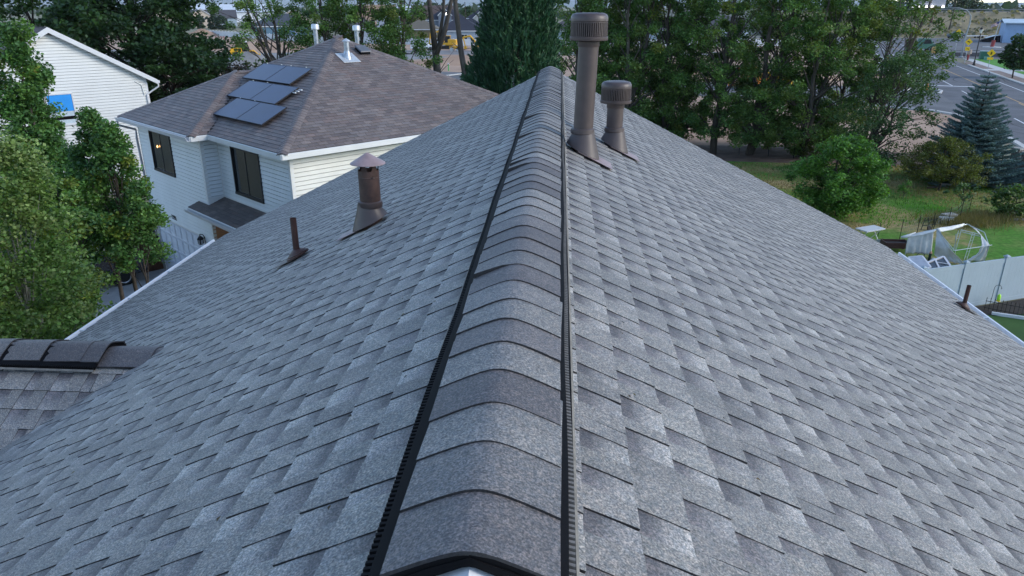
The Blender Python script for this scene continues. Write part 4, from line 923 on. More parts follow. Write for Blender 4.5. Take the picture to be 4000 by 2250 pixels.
bare_tree('grey bare trunk that forks in two, left of the pair behind the brown roof', -8.95, 57.3, 12, [([(0, 0, 0), (-.1, 0, 2.4), (-.25, 0, 4.6), (-.35, .1, 6.4)], .34, .27), ([(-.35, .1, 6.2), (-.6, 0, 9), (-.9, 0, 13)], .24, .12), ([(-.3, 0, 6.1), (.35, .1, 7.6), (1.0, 0, 10), (1.4, 0, 13)], .22, .1), ([(-.1, .2, 7), (.3, .3, 9), (.6, .4, 13)], .15, .07)], None, 71)
bare_tree('pale bare trunk splitting low down, just left of the conifer', -6.2, 55.2, 12, [([(0, 0, 0), (-.35, 0, 3), (-.9, 0, 6.5), (-1.2, 0, 9.5), (-1.5, 0, 13)], .27, .13), ([(-.05, 0, 1.4), (.3, .1, 4.5), (.9, .1, 8), (1.5, .1, 13)], .22, .1)], None, 72)
tree('leaning_elm', 'slender open elm leaning right, before the road', 18.7, 45.6, 6.9, 2.3, .11, pal((.045, .095, .032), (.06, .12, .044), (.075, .135, .05)), .08, 1, 150, 110, .55, lean=(1.6, 0), trunkr=.12, bark='barkd', ntrunk=2, twigs=60, shape=dome, seed=80)
tree('spreading_poplar', 'poplar bough with sprawling light green branches over the road view', 20.2, 50.3, 11.0, 2.9, .13, pal((.065, .13, .03), (.095, .16, .036), (.05, .10, .028)), .42, 1, 96, 105, .5, lean=(2.0, 0), trunkr=.17, bark='bark', ntrunk=3, twigs=70, yellow=.12, shape=dome, seed=81, ypal=pal((.12, .14, .025), (.10, .12, .02)))
# conifer behind the far ridge end: upright feathery sprays
def conifer(name, label, x, y, H, R, palette, seed, nb_, blade, upw, cat='tree', shape=None):
    r = np.random.default_rng(seed); t = thing(name, label, cat, (x, y, 0)); b = MB(); limbs(b, None, [Vector((0, 0, -.1)), Vector((0, 0, H*.5)), Vector((0, 0, H*.97))], .2, .02); b.build('trunk', MT['barkd'], t, True)
    h = r.uniform(.02, 1, nb_)**1.0; an = r.uniform(0, 2*PI, nb_); sh = shape or (lambda f: (1-f)**.75*(.55+.45*np.minimum(1, f*5)))
    rr = R*sh(h)*r.uniform(.25, 1, nb_)**.35*(1+.16*np.sin(3*an+h*9)); base = np.stack([rr*np.cos(an), rr*np.sin(an), h*H], 1)
    ax = np.stack([np.cos(an)*.55, np.sin(an)*.55, np.full(nb_, upw)], 1)+r.normal(size=(nb_, 3))*.22; ax = unit(ax); k = 30; L = r.uniform(.35, .75, nb_)
    s = np.repeat(r.uniform(-.15, 1, (nb_, 1)), k, 1)*0+r.uniform(-.1, 1, (nb_, k))
    P = base[:, None]+ax[:, None]*(s*L[:, None])[..., None]; P += r.normal(size=P.shape)*.10*(1.05-s)[..., None]*L[:, None, None]*1.6; P = P.reshape(-1, 3)
    d = unit(np.repeat(ax, k, 0)+r.normal(size=(nb_*k, 3))*.38); v = unit(np.cross(d, r.normal(size=(nb_*k, 3)))); sz = blade*r.uniform(.7, 1.3, nb_*k)[:, None]
    col = np.repeat(palette[r.integers(0, len(palette), nb_)], k, 0)*r.uniform(.7, 1.35, nb_*k)[:, None]
    P[:, 2] = np.maximum(P[:, 2], .05); cards('crown', P, d*sz, v*sz*.22, col, MT['needle'], t); return t
conifer('juniper', 'tall dark green conifer with upright feathery sprays behind the far end of the ridge', -1.75, 31.5, 11.6, 2.0, pal((.022, .070, .030), (.030, .088, .036), (.017, .052, .023), (.042, .105, .042)), 91, 5600, .10, 1.0, shape=lambda f: np.minimum(1, .75+f*.9)*(1-np.maximum(0, f-.45)*1.15))
conifer('juniper', 'small green conifer tip left of the tall conifer', -3.75, 32.6, 6.3, .8, pal((.020, .058, .026), (.026, .072, .03)), 92, 500, .15, 1.2)
# blue spruce: whorled boughs with turned-up needle sprays
def spruce(x, y, H, R, label):
    r = np.random.default_rng(95); t = thing('blue_spruce', label, 'tree', (x, y, 0)); b = MB(); b.tube([(0, 0, -.1), (0, 0, H*.6), (0, 0, H)], [.13, .07, .012], 8); PP, DD, CO = [], [], []
    z = .25; lev = 0; pl = pal((.085, .15, .152), (.11, .185, .186), (.058, .10, .10), (.145, .22, .215))
    while z < H*.97:
        f = z/H; L = R*(1-f)**.82*1.05+.06; n = int(13-6*f); a0 = r.uniform(0, 6)
        for j in range(n):
            an = a0+2*PI*j/n+r.normal()*.12; l = L*r.uniform(.82, 1.12); rise = .28*f-.10+r.normal()*.03; m = max(5, int(l*15))
            tip = Vector((l*math.cos(an), l*math.sin(an), l*rise+.12*l))
            b.tube([(0, 0, z), (l*.5*math.cos(an), l*.5*math.sin(an), z+l*.5*rise-.04*l), (tip.x, tip.y, z+tip.z)], [.022*(1-f)+.006, .014*(1-f)+.004, .003], 4, False)
            for q in range(m):
                s = (q+.6)/m; c = np.array((s*l*math.cos(an), s*l*math.sin(an), z+s*l*rise-.16*s*(1-s)*l+.12*l*max(0, s-.5)*2)); side = np.array((-math.sin(an), math.cos(an), 0)); out = np.array((math.cos(an), math.sin(an), rise)); w_ = (.36*l*(1-s)+.08)
                for sd in (-1, 1):
                    tw = side*sd*.8+out*.75+np.array((0, 0, .12)); tw /= np.linalg.norm(tw)
                    for e in np.arange(.02, w_+.08, .055):
                        p = c+tw*e; k = 4
                        for _ in range(k): PP.append(p+r.normal(size=3)*.016); DD.append(tw*.7+r.normal(size=3)*.45+np.array((0, 0, .35))); CO.append(pl[(q+lev) % 4 if s < .6 else 3 if r.random() < .5 else 1])
        z += .17+.12*f; lev += 1
    P, D, Cc = np.array(PP), unit(np.array(DD)), np.array(CO); N = len(P); v = unit(np.cross(D, r.normal(size=(N, 3)))); sz = .05*r.uniform(.7, 1.3, N)[:, None]
    b.build('trunk', MT['barkd'], t, True); cards('crown', P, D*sz, v*sz*.30, Cc*r.uniform(.75, 1.3, N)[:, None], MT['needle'], t); return t
spruce(23.5, 43.3, 6.15, 2.7, 'blue spruce with layered boughs beside the stone wall')
tree('fruit_tree', 'rounded bright green fruit tree on the lawn beyond the right roof edge', 13.6, 35.4, 3.55, 1.9, .11, G_FRUIT, .1, 1, 190, 130, .42, trunkr=.09, bark='barkd', shape=dome, ntrunk=2, twigs=30, up=.9, seed=101)
tree('round_bush', 'olive green umbrella-shaped tree in front of the blue spruce', 20.9, 41.0, 2.75, 1.9, .075, G_BUSH, .24, 1, 150, 120, .34, trunkr=.07, bark='barkd', shape=lambda f: math.sin(PI*min(1, f*.7+.3))**.6, cat='bush', twigs=30, seed=102)
tree('sapling', 'leafy young sapling in the mulch beside a black stake', 15.9, 50.2, 1.9, .55, .12, G_POP, .1, 1, 24, 55, .3, trunkr=.03, cat='sapling', seed=103)
tree('weed_bush', 'low yellow-green bush right of the sapling in the mulch', 16.9, 50.0, 1.1, .8, .10, pal((.05, .075, .02), (.07, .09, .025)), .0, 1, 26, 60, .3, trunkr=.02, cat='bush', seed=104)
tree('seedling', 'thin light green seedling on the lawn between the fruit tree and the olive tree', 18.2, 39.0, 1.0, .32, .07, G_FRUIT, .1, 1, 14, 40, .18, trunkr=.015, cat='seedling', seed=105)
tree('grape_vine', 'grape vine with big leaves on wires at the right edge', 21.9, 35.6, 1.35, 1.2, .13, pal((.06, .12, .03), (.08, .15, .04), (.05, .09, .02)), .1, 1, 44, 44, .34, trunkr=.03, cat='vine', seed=106, bark='barkd')
tree('grape_vine', 'grape vine trailing along the wire behind the torn greenhouse', 19.9, 36.6, 1.25, .75, .12, pal((.07, .13, .04), (.09, .15, .05)), .55, 1, 14, 24, .22, trunkr=.02, cat='vine', seed=107, bark='barkd')
tree('street_tree', 'trimmed oval street tree in the park strip across the road', 63.6, 111.2, 5.6, 1.75, .30, pal((.022, .05, .014), (.030, .064, .018), (.038, .075, .02)), .24, 1, 90, 60, .6, trunkr=.11, bark='barkd', shape=lambda f: math.sin(PI*min(1, f*.85+.12))**.6, seed=108)
for i, (x, y, H, R, lab) in enumerate(((141, 322, 18, 8, 'big rounded tree behind the highway, left of the right-hand pair'), (156, 330, 17, 8, 'big rounded tree behind the highway at the right edge'), (176, 352, 13, 7, 'lower tree behind the highway, rightmost of the clump'), (126, 372, 11, 6, 'bush-like tree beyond the highway left of the big pair'), (110, 395, 12, 8, 'distant tree right behind the billboard'), (76, 400, 12, 9, 'distant tree behind the highway bridge'), (95, 410, 11, 8, 'distant tree between the billboard and the bridge'))):
    tree('distant_tree', lab, x, y, H, R, 1.1, pal((.035, .062, .03), (.028, .05, .026), (.045, .075, .034)), .06, 1, 70, 30, 2.6, trunkr=.4, shape=dome, group=None, twigs=4, seed=120+i)
FT = [(-150, 330, 6, 'small rounded tree beside the beige gable house'), (-160, 338, 5.2, 'shrubby tree between the beige and the white gable houses'), (-143, 322, 5.5, 'bushy tree in front of the white gable house'), (-190, 420, 11, 'tree behind the far left houses'), (-60, 330, 10, 'tree beyond the houses above the navy roof'), (-40, 340, 9, 'tree right of the navy house'), (-28, 350, 10, 'light green tree beyond the solar house'), (-52, 262, 6.5, 'bright green street tree in front of the navy house')]
for i, (x, y, H, lab) in enumerate(FT):
    tree('distant_tree', lab, x, y, H, H*.42, .7, pal((.04, .085, .026), (.03, .062, .024), (.052, .10, .03)) if i not in (0, 1, 2) else pal((.03, .055, .03), (.04, .07, .036)), .04, 1, 44, 40, H*.14, trunkr=.2, shape=dome, twigs=4, seed=140+i)
b = MB(); r_ = random.Random(3)
P = []; CO = []
for x, y, wd in ((-500, 900, 300), (-900, 1300, 500), (60, 620, 260), (250, 520, 120), (330, 470, 90), (-150, 760, 160), (500, 900, 300)):
    for k in range(900): P.append((x+RNG.normal()*wd*.5, y+RNG.normal()*30, abs(RNG.normal())*4.5)); CO.append((.035, .058, .032))
P = np.array(P); u, v = orient(len(P), .3); cards('far_woods', P, u*3.2, v*2.4, np.array(CO)*RNG.uniform(.7, 1.3, (len(P), 1)), MT['leaf'], kind='stuff')
# grass that stands up: the green patches and the dry clump by the wire fence
N = 26000; X = RNG.uniform(10, 27, N); Y = RNG.uniform(30, 48, N); ok = (Y > 27+.42*X) & (Y < 49-.08*(X-10)); X, Y = X[ok], Y[ok]; N = len(X)
gcol = np.where((((X-16.6)/4)**2+((Y-35.8)/2.1)**2 < 1)[:, None], np.array((.09, .26, .022)), np.where((np.sin(X*.8+1)+np.sin(Y*.9+X*.3) > .2)[:, None], np.array((.06, .135, .026)), np.array((.24, .19, .09))))*RNG.uniform(.7, 1.3, (N, 1))
hh = RNG.uniform(.03, .08, N); P = np.stack([X, Y, hh*.8], 1); u = unit(np.stack([RNG.normal(size=N)*.4, RNG.normal(size=N)*.4, np.ones(N)], 1)); v = unit(np.cross(u, RNG.normal(size=(N, 3)))); cards('lawn_grass', P, u*hh[:, None], v*.018, gcol, MT['leaf'], kind='stuff')
N = 5200; X = np.concatenate([RNG.normal(18.9, .8, 2600), RNG.normal(20.2, .8, 1600), RNG.normal(26, 1.0, 1000)]); Y = np.concatenate([RNG.normal(34.4, .55, 2600), RNG.normal(35.0, .5, 1600), RNG.normal(41.9, .8, 1000)]); hh = RNG.uniform(.08, .25, N); u = unit(np.stack([RNG.normal(size=N)*.3, RNG.normal(size=N)*.3, np.ones(N)], 1)); v = unit(np.cross(u, RNG.normal(size=(N, 3))))
cards('dry_grass', np.stack([X, Y, hh*.9], 1), u*hh[:, None], v*.012, np.array([(.17, .145, .055), (.21, .165, .075), (.11, .12, .04)])[RNG.integers(0, 3, N)], MT['leaf'], kind='stuff')
# ------------------------------------------------------------------ right-hand yard
fx, fy, fdx, fdy = 13.45, 23.65, 1.65, .67
FA = math.atan2(fdy, fdx); FL_ = math.hypot(fdx, fdy)
t = thing('vinyl_fence', 'white vinyl privacy fence with capped posts between the yards', 'fence', (fx, fy, 0), FA)
pm = MB(); pm.box((0, 0, .83), (.127, .09, 1.66)); cm = MB(); cm.box((0, 0, 1.675), (.16, .16, .03)); cm.box((0, 0, 1.71), (.15, .15, .04), None, .25)
pme, cme = pm.mesh('post', MT['vinyl']), cm.mesh('post_cap', MT['vinyl'])
bw = (FL_-.127)/10
bm_ = MB(); bm_.box((0, 0, .80), (bw-.0025, .030, 1.40)); bme = bm_.mesh('board', MT['vinyl'])
rm = MB(); rm.box((0, 0, 0), (FL_-.127, .05, .14)); rme = rm.mesh('rail', MT['vinyl'])
for k in range(-3, 8):
    p = put('post', pme, t, (k*FL_, 0, 0)); put('post_cap', cme, p)
    if k < 7:
        for z in (.09, 1.535): put('rail', rme, t, (k*FL_+FL_/2, 0, z))
        for q in range(10): put('board', bme, t, (k*FL_+.0635+bw*(q+.5), 0, 0))
t = thing('garden_edging', 'low black iron picket edging in front of the white fence', 'fence', (14.35, 23.6, 0), math.atan2(-.62, 1.0))
pk = MB(); pk.tube([(0, 0, 0), (0, 0, .42)], .008, 5); pk.lathe([(.008, 0), (.016, .015), (.0, .06)], 5, (0, 0, .42)); pke = pk.mesh('picket', MT['iron'])
for k in range(26): put('picket', pke, t, (k*.115, 0, 0))
b = MB(); b.box((1.43, 0, .10), (2.9, .014, .018)); b.box((1.43, 0, .34), (2.9, .014, .018)); b.build('rail', MT['iron'], t)
b = MB(); b.box((0, 0, .05), (2.4, .09, .10)); o = b.build('edging_board', MT['white'], loc=(15.5, 22.78, 0)); o.rotation_euler = (0, 0, math.atan2(-.4, 1)); tag(o, 'white plank edging the lawn below the iron pickets', 'edging')
sheet('garden_bed', [(13.2, 23.45), (17.5, 25.2), (18.2, 24.0), (14.5, 23.1)], .02, M('dark_soil', (.035, .03, .026), .95, .3, 2))
t = thing('bird_feeder_hook', 'black shepherd hook by the white fence', 'hook', (14.62, 23.82, 0))
b = MB(); pts = [(0, 0, 0), (.02, 0, .72)]+[(.02+.11-.11*math.cos(a), 0, .72+.11*math.sin(a)) for a in np.linspace(.3, PI+.3, 8)]+[(.27, 0, .73)]; b.tube(pts, .008, 6); b.build('rod', MT['iron'], t)
t = thing('bird_feeder', 'lime green bottle feeder hanging from the black hook', 'bird feeder', (14.86, 23.82, .28))
b = MB(); b.lathe([(.0, 0), (.05, .005), (.055, .06), (.055, .17), (.03, .21), (.012, .23)], 14); b.build('bottle', MT['lime'], t, 'edge')
b = MB(); b.tube([(0, 0, .22), (0, 0, .42)], .004, 4); b.build('wire', MT['alu'], t)
b = MB(); b.lathe([(.06, -.03), (.065, -.02), (.05, .0)], 12); b.build('dish', MT['sign'], t)
# torn film greenhouse
t = thing('greenhouse', 'collapsed little greenhouse of bent poles with torn white film', 'greenhouse', (15.6, 29.0, 0)); go = (15.6, 29.0, 0)
A_, M_, B_ = Vector((14.2, 29.35, .86)), Vector((15.2, 29.28, 1.17)), Vector((16.82, 30.12, 1.15)); L_, R_ = Vector((15.6, 28.42, .55)), Vector((17.02, 28.68, .70)); R0 = Vector((16.96, 28.66, 0))
b = MB()
for p in ([A_, M_, B_], [M_, L_], [B_, (17.2, 29.5, 1.0), R_], [L_, R_, R_+Vector((.12, .03, .02))], [R_, R0], [A_, (14.21, 29.34, 0)], [L_+Vector((.25, .6, .5)), (16.1, 29.3, .3)]): b.tube([Vector(q) for q in p], .016, 6)
b.build('pole', MT['tube'], t, False, go)
for (x0, y0, z0, x1, y1, z1) in ((16.35, 29.72, 1.0, 16.05, 29.25, .0), (17.05, 29.95, .85, 16.42, 28.98, .0)):
    b = MB()
    for d in (-.05, .05): b.tube([(x0+d, y0, z0), (x1+d, y1, z1)], .011, 6)
    for k in range(5): f = (k+.5)/5; b.tube([(x0+(x1-x0)*f-.05, y0+(y1-y0)*f, z0+(z1-z0)*f), (x0+(x1-x0)*f+.05, y0+(y1-y0)*f, z0+(z1-z0)*f)], .007, 5)
    b.build('ladder_leg', MT['tube'], t, False, go)
b = MB(); b.tube([(16.4, 29.75, 1.02), (17.0, 29.45, .93)], .012, 6); b.tube([(16.42, 29.7, .95), (17.02, 29.4, .86)], .012, 6); b.build('cross_bar', MT['alu'], t, False, go)
def film(name, grid, wr=.03, nu=12, nv=10, seed=1):
    """a draped sheet over a grid of key points, rippled and with thickness"""
    r = np.random.default_rng(seed); G_ = np.array(grid, dtype=float); m, n = G_.shape[:2]; V = []
    for i in range(nu+1):
        a = i/nu*(m-1); i0 = min(m-2, int(a)); fa = a-i0; fa = fa*fa*(3-2*fa)*.4+fa*.6
        for j in range(nv+1):
            c = j/nv*(n-1); j0 = min(n-2, int(c)); fc = c-j0
            p = (G_[i0, j0]*(1-fa)+G_[i0+1, j0]*fa)*(1-fc)+(G_[i0, j0+1]*(1-fa)+G_[i0+1, j0+1]*fa)*fc
            w_ = wr*math.sin(i*1.7+seed)*(.3+j/nv)+r.normal()*wr*.35; V.append((p[0]+w_*.4, p[1]-w_, p[2]+r.normal()*wr*.15))
    F = [(i*(nv+1)+j, i*(nv+1)+j+1, (i+1)*(nv+1)+j+1, (i+1)*(nv+1)+j) for i in range(nu) for j in range(nv)]
    b = MB(); b.add(V, F); o = b.build(name, MT['plastic'], t, True, go); s = o.modifiers.new('thickness', 'SOLIDIFY'); s.thickness = .006; return o
film('film_wall', [[A_, (14.16, 29.33, .45), (14.21, 29.34, .10)], [(14.7, 29.32, 1.0), (14.72, 29.3, .5), (14.75, 29.3, .12)], [(15.1, 29.3, 1.13), (15.15, 29.25, .55), (15.15, 29.2, .10)]], .022, 16, 10, 1)
film('film_drape', [[M_, (15.15, 29.05, .6), (15.25, 29.2, .12), (15.35, 28.9, .03)], [M_+Vector((.06, -.1, -.02)), (15.42, 28.75, .55), (15.55, 28.65, .2), (15.75, 28.45, .03)], [M_+Vector((.1, -.2, -.1)), (15.55, 28.45, .5), (15.85, 28.35, .22), (16.03, 28.26, .03)]], .03, 14, 14, 2)
film('film_flap', [[B_+Vector((-.05, .02, .03)), (17.05, 29.8, 1.02), R_+Vector((.02, .03, .03)), (17.0, 28.66, .40), R0+Vector((0, 0, .03))], [B_+Vector((.03, -.1, .02)), (17.0, 29.3, .92), (16.75, 28.66, .62), (16.62, 28.68, .30), (16.30, 28.7, .03)]], .028, 8, 16, 3)
film('film_roll', [[M_+Vector((.0, -.02, .04)), (15.95, 29.62, 1.2), B_+Vector((-.1, 0, .05))], [M_+Vector((.08, -.10, -.1)), (15.95, 29.5, 1.08), (16.5, 29.92, 1.08)]], .02, 4, 14, 4)
film('film_roof', [[A_+Vector((0, 0, .02)), (14.7, 29.33, 1.03), M_], [A_+Vector((.05, -.06, -.06)), (14.72, 29.22, .93), M_+Vector((-.1, -.1, -.08))]], .012, 4, 10, 5)
b = MB(); b.tube([A_+Vector((-.25, .05, -.1)), A_+Vector((-.1, .02, -.06)), A_+Vector((.02, 0, 0)), A_+Vector((.3, .1, .1))], [.05, .07, .06, .02], 8); b.build('film_bundle', MT['plastic'], t, True, go)
def flat_window(label, pts, slats):
    P = [Vector(p) for p in pts]; t = thing('old_window', label, 'old window', P[0], 0, 'discarded white window frames'); b = MB(); o = P[0]
    n = (P[1]-P[0]).cross(P[3]-P[0]).normalized(); n = -n if n.z < 0 else n
    def bar(a, c, w_):
        d = (c-a).normalized(); q = n.cross(d)*w_/2; V = [a-q, c-q, c+q, a+q]; b.add([v+n*h for h in (.03, -.02) for v in V], [(0, 1, 2, 3), (0, 4, 5, 1), (1, 5, 6, 2), (2, 6, 7, 3), (3, 7, 4, 0)])
    for i in range(4): bar(P[i], P[(i+1) % 4], .075)
    m0, m1 = (P[0]+P[1])/2, (P[2]+P[3])/2
    if not slats: bar(m0, m1, .06); bar(P[0].lerp(P[1], .55).lerp(P[3].lerp(P[2], .55), .3), P[1].lerp(P[2], .75), .03)
    b.build('frame', MT['white'], t, False, o)
    if slats:
        for k in range(1, 12):
            b = MB(); f = k/12; bar(P[0].lerp(P[1], f)+n*.005, P[3].lerp(P[2], f)+n*.005, .042); b.build('slat', M('grey_slat', (.30, .34, .40), .5) if k == 1 else bpy.data.materials['grey_slat'], t, False, o)
    b = MB(); b.add([p+n*.0 for p in P], [(0, 1, 2, 3)]); b.add([p-n*.012 for p in P], [(3, 2, 1, 0)]); b.build('pane', MT['pane'] if not slats else MT['solar'], t, False, o)
flat_window('old louvred window lying beside the gutter', [(13.72, 28.0, .36), (14.28, 28.15, .38), (14.2, 27.2, .25), (13.6, 26.98, .24)], True)
flat_window('old white two-pane window propped next to the torn film', [(14.2, 27.55, .30), (15.03, 28.02, .42), (14.98, 27.25, .25), (13.95, 26.72, .16)], False)
t = thing('planter_box', 'raised brown planter box beside the roof edge', 'planter', (14.05, 30.0, 0)); b = MB()
for a, c in (((-.5, -.28, .18), (.5, -.24, .42)), ((-.5, .24, .18), (.5, .28, .42)), ((-.5, -.24, .18), (-.46, .24, .42)), ((.46, -.24, .18), (.5, .24, .42))): b.bx(a, c)
b.build('side', MT['planter'], t); b = MB(); b.bx((-.46, -.24, .2), (.46, .24, .34)); b.build('soil', MT['gap'], t)
for sx in (-.45, .45):
    for sy in (-.22, .22): b = MB(); b.bx((sx-.03, sy-.03, 0), (sx+.03, sy+.03, .18)); b.build('leg', MT['planter'], t)
b = MB(); n = 9
for k in range(n):
    x = k*.065; b.add([(x, 0, .02), (x+.033, .03, .02), (x+.065, 0, .02), (x, .0, .36), (x+.033, .03, .35), (x+.065, 0, .37)], [(0, 1, 4, 3), (1, 2, 5, 4)])
o = b.build('corrugated_sheet', M('corrugated_white', (.5, .52, .5), .5, .1, 6), loc=(13.5, 30.55, 0)); o.rotation_euler = (.3, 0, -.3); sm = o.modifiers.new('thickness', 'SOLIDIFY'); sm.thickness = .006; tag(o, 'small sheet of white corrugated plastic behind the planter', 'sheet')
t = thing('folding_table', 'white folding table under the fruit tree at the roof edge', 'table', (13.5, 31.3, 0), .5); b = MB(); b.box((0, 0, .56), (1.1, .6, .045)); b.build('tabletop', MT['white'], t)
for sx in (-.4, .4):
    b = MB(); b.tube([(sx, -.22, .54), (sx*.9, .22, 0)], .018, 6); b.tube([(sx, .22, .54), (sx*.9, -.22, 0)], .018, 6); b.tube([(sx*.9, -.22, .01), (sx*.9, .22, .01)], .014, 6); b.build('leg', MT['white'], t)
t = thing('garden_arch', 'small dark metal hoop stand in front of the film wall', 'hoop', (14.3, 28.3, 0), .2); b = MB()
for dx in (-.16, .16): b.tube([(dx, 0, 0), (dx, 0, .36)], .014, 5); b.tube([(dx-.05, .06, 0), (dx, 0, .36)], .012, 5)
b.tube([(-.16, 0, .36)]+[(-.16*math.cos(a), 0, .36+.13*math.sin(a)) for a in np.linspace(.2, PI-.2, 7)]+[(.16, 0, .36)], .012, 5); b.build('frame', M('slate_metal', (.045, .055, .08), .5), t)
b = MB(); b.tube([(0, 0, 0), (.03, .02, .46)], .05, 12); b.m = 1; b.lathe([(.05, 0), (.055, .03), (.03, .09), (0, .1)], 10, (.03, .02, .46)); o = b.build('umbrella_bundle', [M('dark_green_cloth', (.008, .025, .018), .7), M('tan_cap', (.45, .26, .17), .6)], loc=(14.62, 28.25, 0)); tag(o, 'dark green rolled tube with a tan top next to the hoop stand', 'rolled tube')
b = MB(); b.lathe([(0, 0), (.11, .005), (.125, .2), (.13, .22), (.10, .225), (0, .23)], 14); o = b.build('bucket', MT['blue'], smooth='edge', loc=(14.42, 27.98, .0)); tag(o, 'blue bucket between the old windows and the film', 'bucket')
b = MB(); b.lathe([(0, 0), (.1, .01), (.13, .1), (.12, .22), (.06, .3), (0, .32)], 12); o = b.build('plastic_jug', MT['white'], smooth=True, loc=(14.75, 28.15, 0)); tag(o, 'white plastic container between the blue bucket and the film', 'container')
wf = thing('wire_fence', 'sagging wire fence on thin black stakes across the lawn', 'fence', (14.18, 32.0, 0)); wo_ = (14.18, 32.0, 0)
WP = [(14.18, 32.0, .62), (14.86, 31.45, .95), (16.12, 32.62, .85), (17.02, 33.2, .8), (17.98, 33.78, .95), (19.15, 35.06, 1.0), (20.26, 36.43, .9)]
for x, y, h in WP: b = MB(); b.tube([(x, y, 0), (x+.02, y, h)], .016, 6); b.build('stake', MT['iron'], wf, False, wo_)
b = MB()
for (x0, y0, h0), (x1, y1, h1) in zip(WP[1:-1], WP[2:]):
    for f in (.35, .6, .85): b.tube([(x0, y0, h0*f), ((x0+x1)/2, (y0+y1)/2, (h0+h1)/2*f-.06), (x1, y1, h1*f)], .004, 3, False)
    for k in range(1, 9): q = k/9; x, y, h = x0+(x1-x0)*q, y0+(y1-y0)*q, h0+(h1-h0)*q; b.tube([(x, y, h*.3), (x, y, h*.84-.05)], .003, 3, False)
b.build('wire', M('garden_wire', (.12, .17, .13), .6), wf, False, wo_, kind='stuff')
b = MB(); b.bx((-.02, -.55, 0), (.02, .1, .34)); o = b.build('white_board', MT['white'], loc=(17.95, 34.35, 0)); o.rotation_euler = (0, .25, 1.4); tag(o, 'white board leaning in the dry grass by the wire fence', 'board')
b = MB(); b.bx((-.3, -.2, 0), (.35, .2, .32)); o = b.build('grey_crate', MT['concrete'], loc=(18.55, 34.9, 0)); o.rotation_euler = (0, 0, .4); tag(o, 'grey weathered box behind the white board', 'box')
t = thing('rusty_cart', 'black bent metal trolley frame lying by the wire fence', 'trolley', (16.75, 33.15, 0)); b = MB()
for dx in (-.22, .05, .3): b.tube([(dx, 0, 0), (dx+.14, .1, .55), (dx+.26, .1, .58), (dx+.3, .05, .3)], .016, 5)
b.tube([(-.15, .05, .2), (.45, .12, .26)], .016, 5); b.tube([(-.1, .1, .42), (.5, .15, .5)], .014, 5); b.build('frame', MT['iron'], t)
b = MB(); b.lathe([(.06, -.02), (.11, -.02), (.11, .02), (.06, .02)], 12, (0, 0, 0)); o = b.build('wheel', MT['rubber'], t, loc=(.1, -.05, .12)); o.rotation_euler = (1.2, 0, .4)
for (x, y, L, a, lab) in ((21.0, 41.6, .9, .3, 'brown log lying under the olive green tree'), (22.4, 42.3, 1.6, -.1, 'pale timber edging by the spruce foot'), (22.0, 35.0, 1.1, -.15, 'pale stone kerb piece below the grape vine')):
    b = MB(); b.tube([(-L/2, 0, .06), (0, .02, .07), (L/2, 0, .06)], [.06, .07, .05], 7); o = b.build('log', MT['barkd'] if 'brown' in lab else MT['concrete'], loc=(x, y, 0)); o.rotation_euler = (0, 0, a); tag(o, lab, 'log')
for i, (x, y, h, lab) in enumerate(((12.35, 50.9, 1.2, 'black stake below the leaning poplar'), (14.2, 50.5, 1.2, 'black stake between the poplar foot and the sapling'), (15.7, 49.9, 1.6, 'black stake supporting the sapling'), (19.6, 46.2, 1.4, 'black stake right of the elm trunk'), (18.2, 47.0, 1.2, 'thin stake at the mulch edge left of the elm'))):
    b = MB(); b.tube([(0, 0, 0), (0, 0, h)], .025, 6); tag(b.build('stake', MT['iron'], loc=(x, y, 0)), lab, 'stake')
# block wall at the right edge
t = thing('block_wall', 'grey split-stone wall with flat caps and pillars beside the spruce', 'wall', (26.15, 43.4, 0), math.atan2(-2.2, 1.25)); r_ = random.Random(9)
for c in range(9):
    for k in range(14):
        x = k*.42+(c % 2)*.21-.4; 
        if x > 5.2 or x < -.1: continue
        b = MB(); b.box((0, r_.uniform(-.012, .012), .095), (.405, .2, .185)); o = b.build('stone', MT['stone'], t, loc=(x+.2, 0, c*.195))
for k in range(5): b = MB(); b.box((0, 0, .03), (1.15, .3, .07)); b.build('cap_stone', MT['stonecap'], t, loc=(.75+k*1.2, 0, 1.76))
for k in range(3):
    b = MB(); b.box((0, 0, .95), (.42, .42, 1.9)); p = b.build('pillar', MT['stone'], t, loc=(k*2.4-.1, 0, 0)); b = MB(); b.box((0, 0, 1.94), (.55, .55, .09)); b.build('pillar_cap', MT['stonecap'], p)
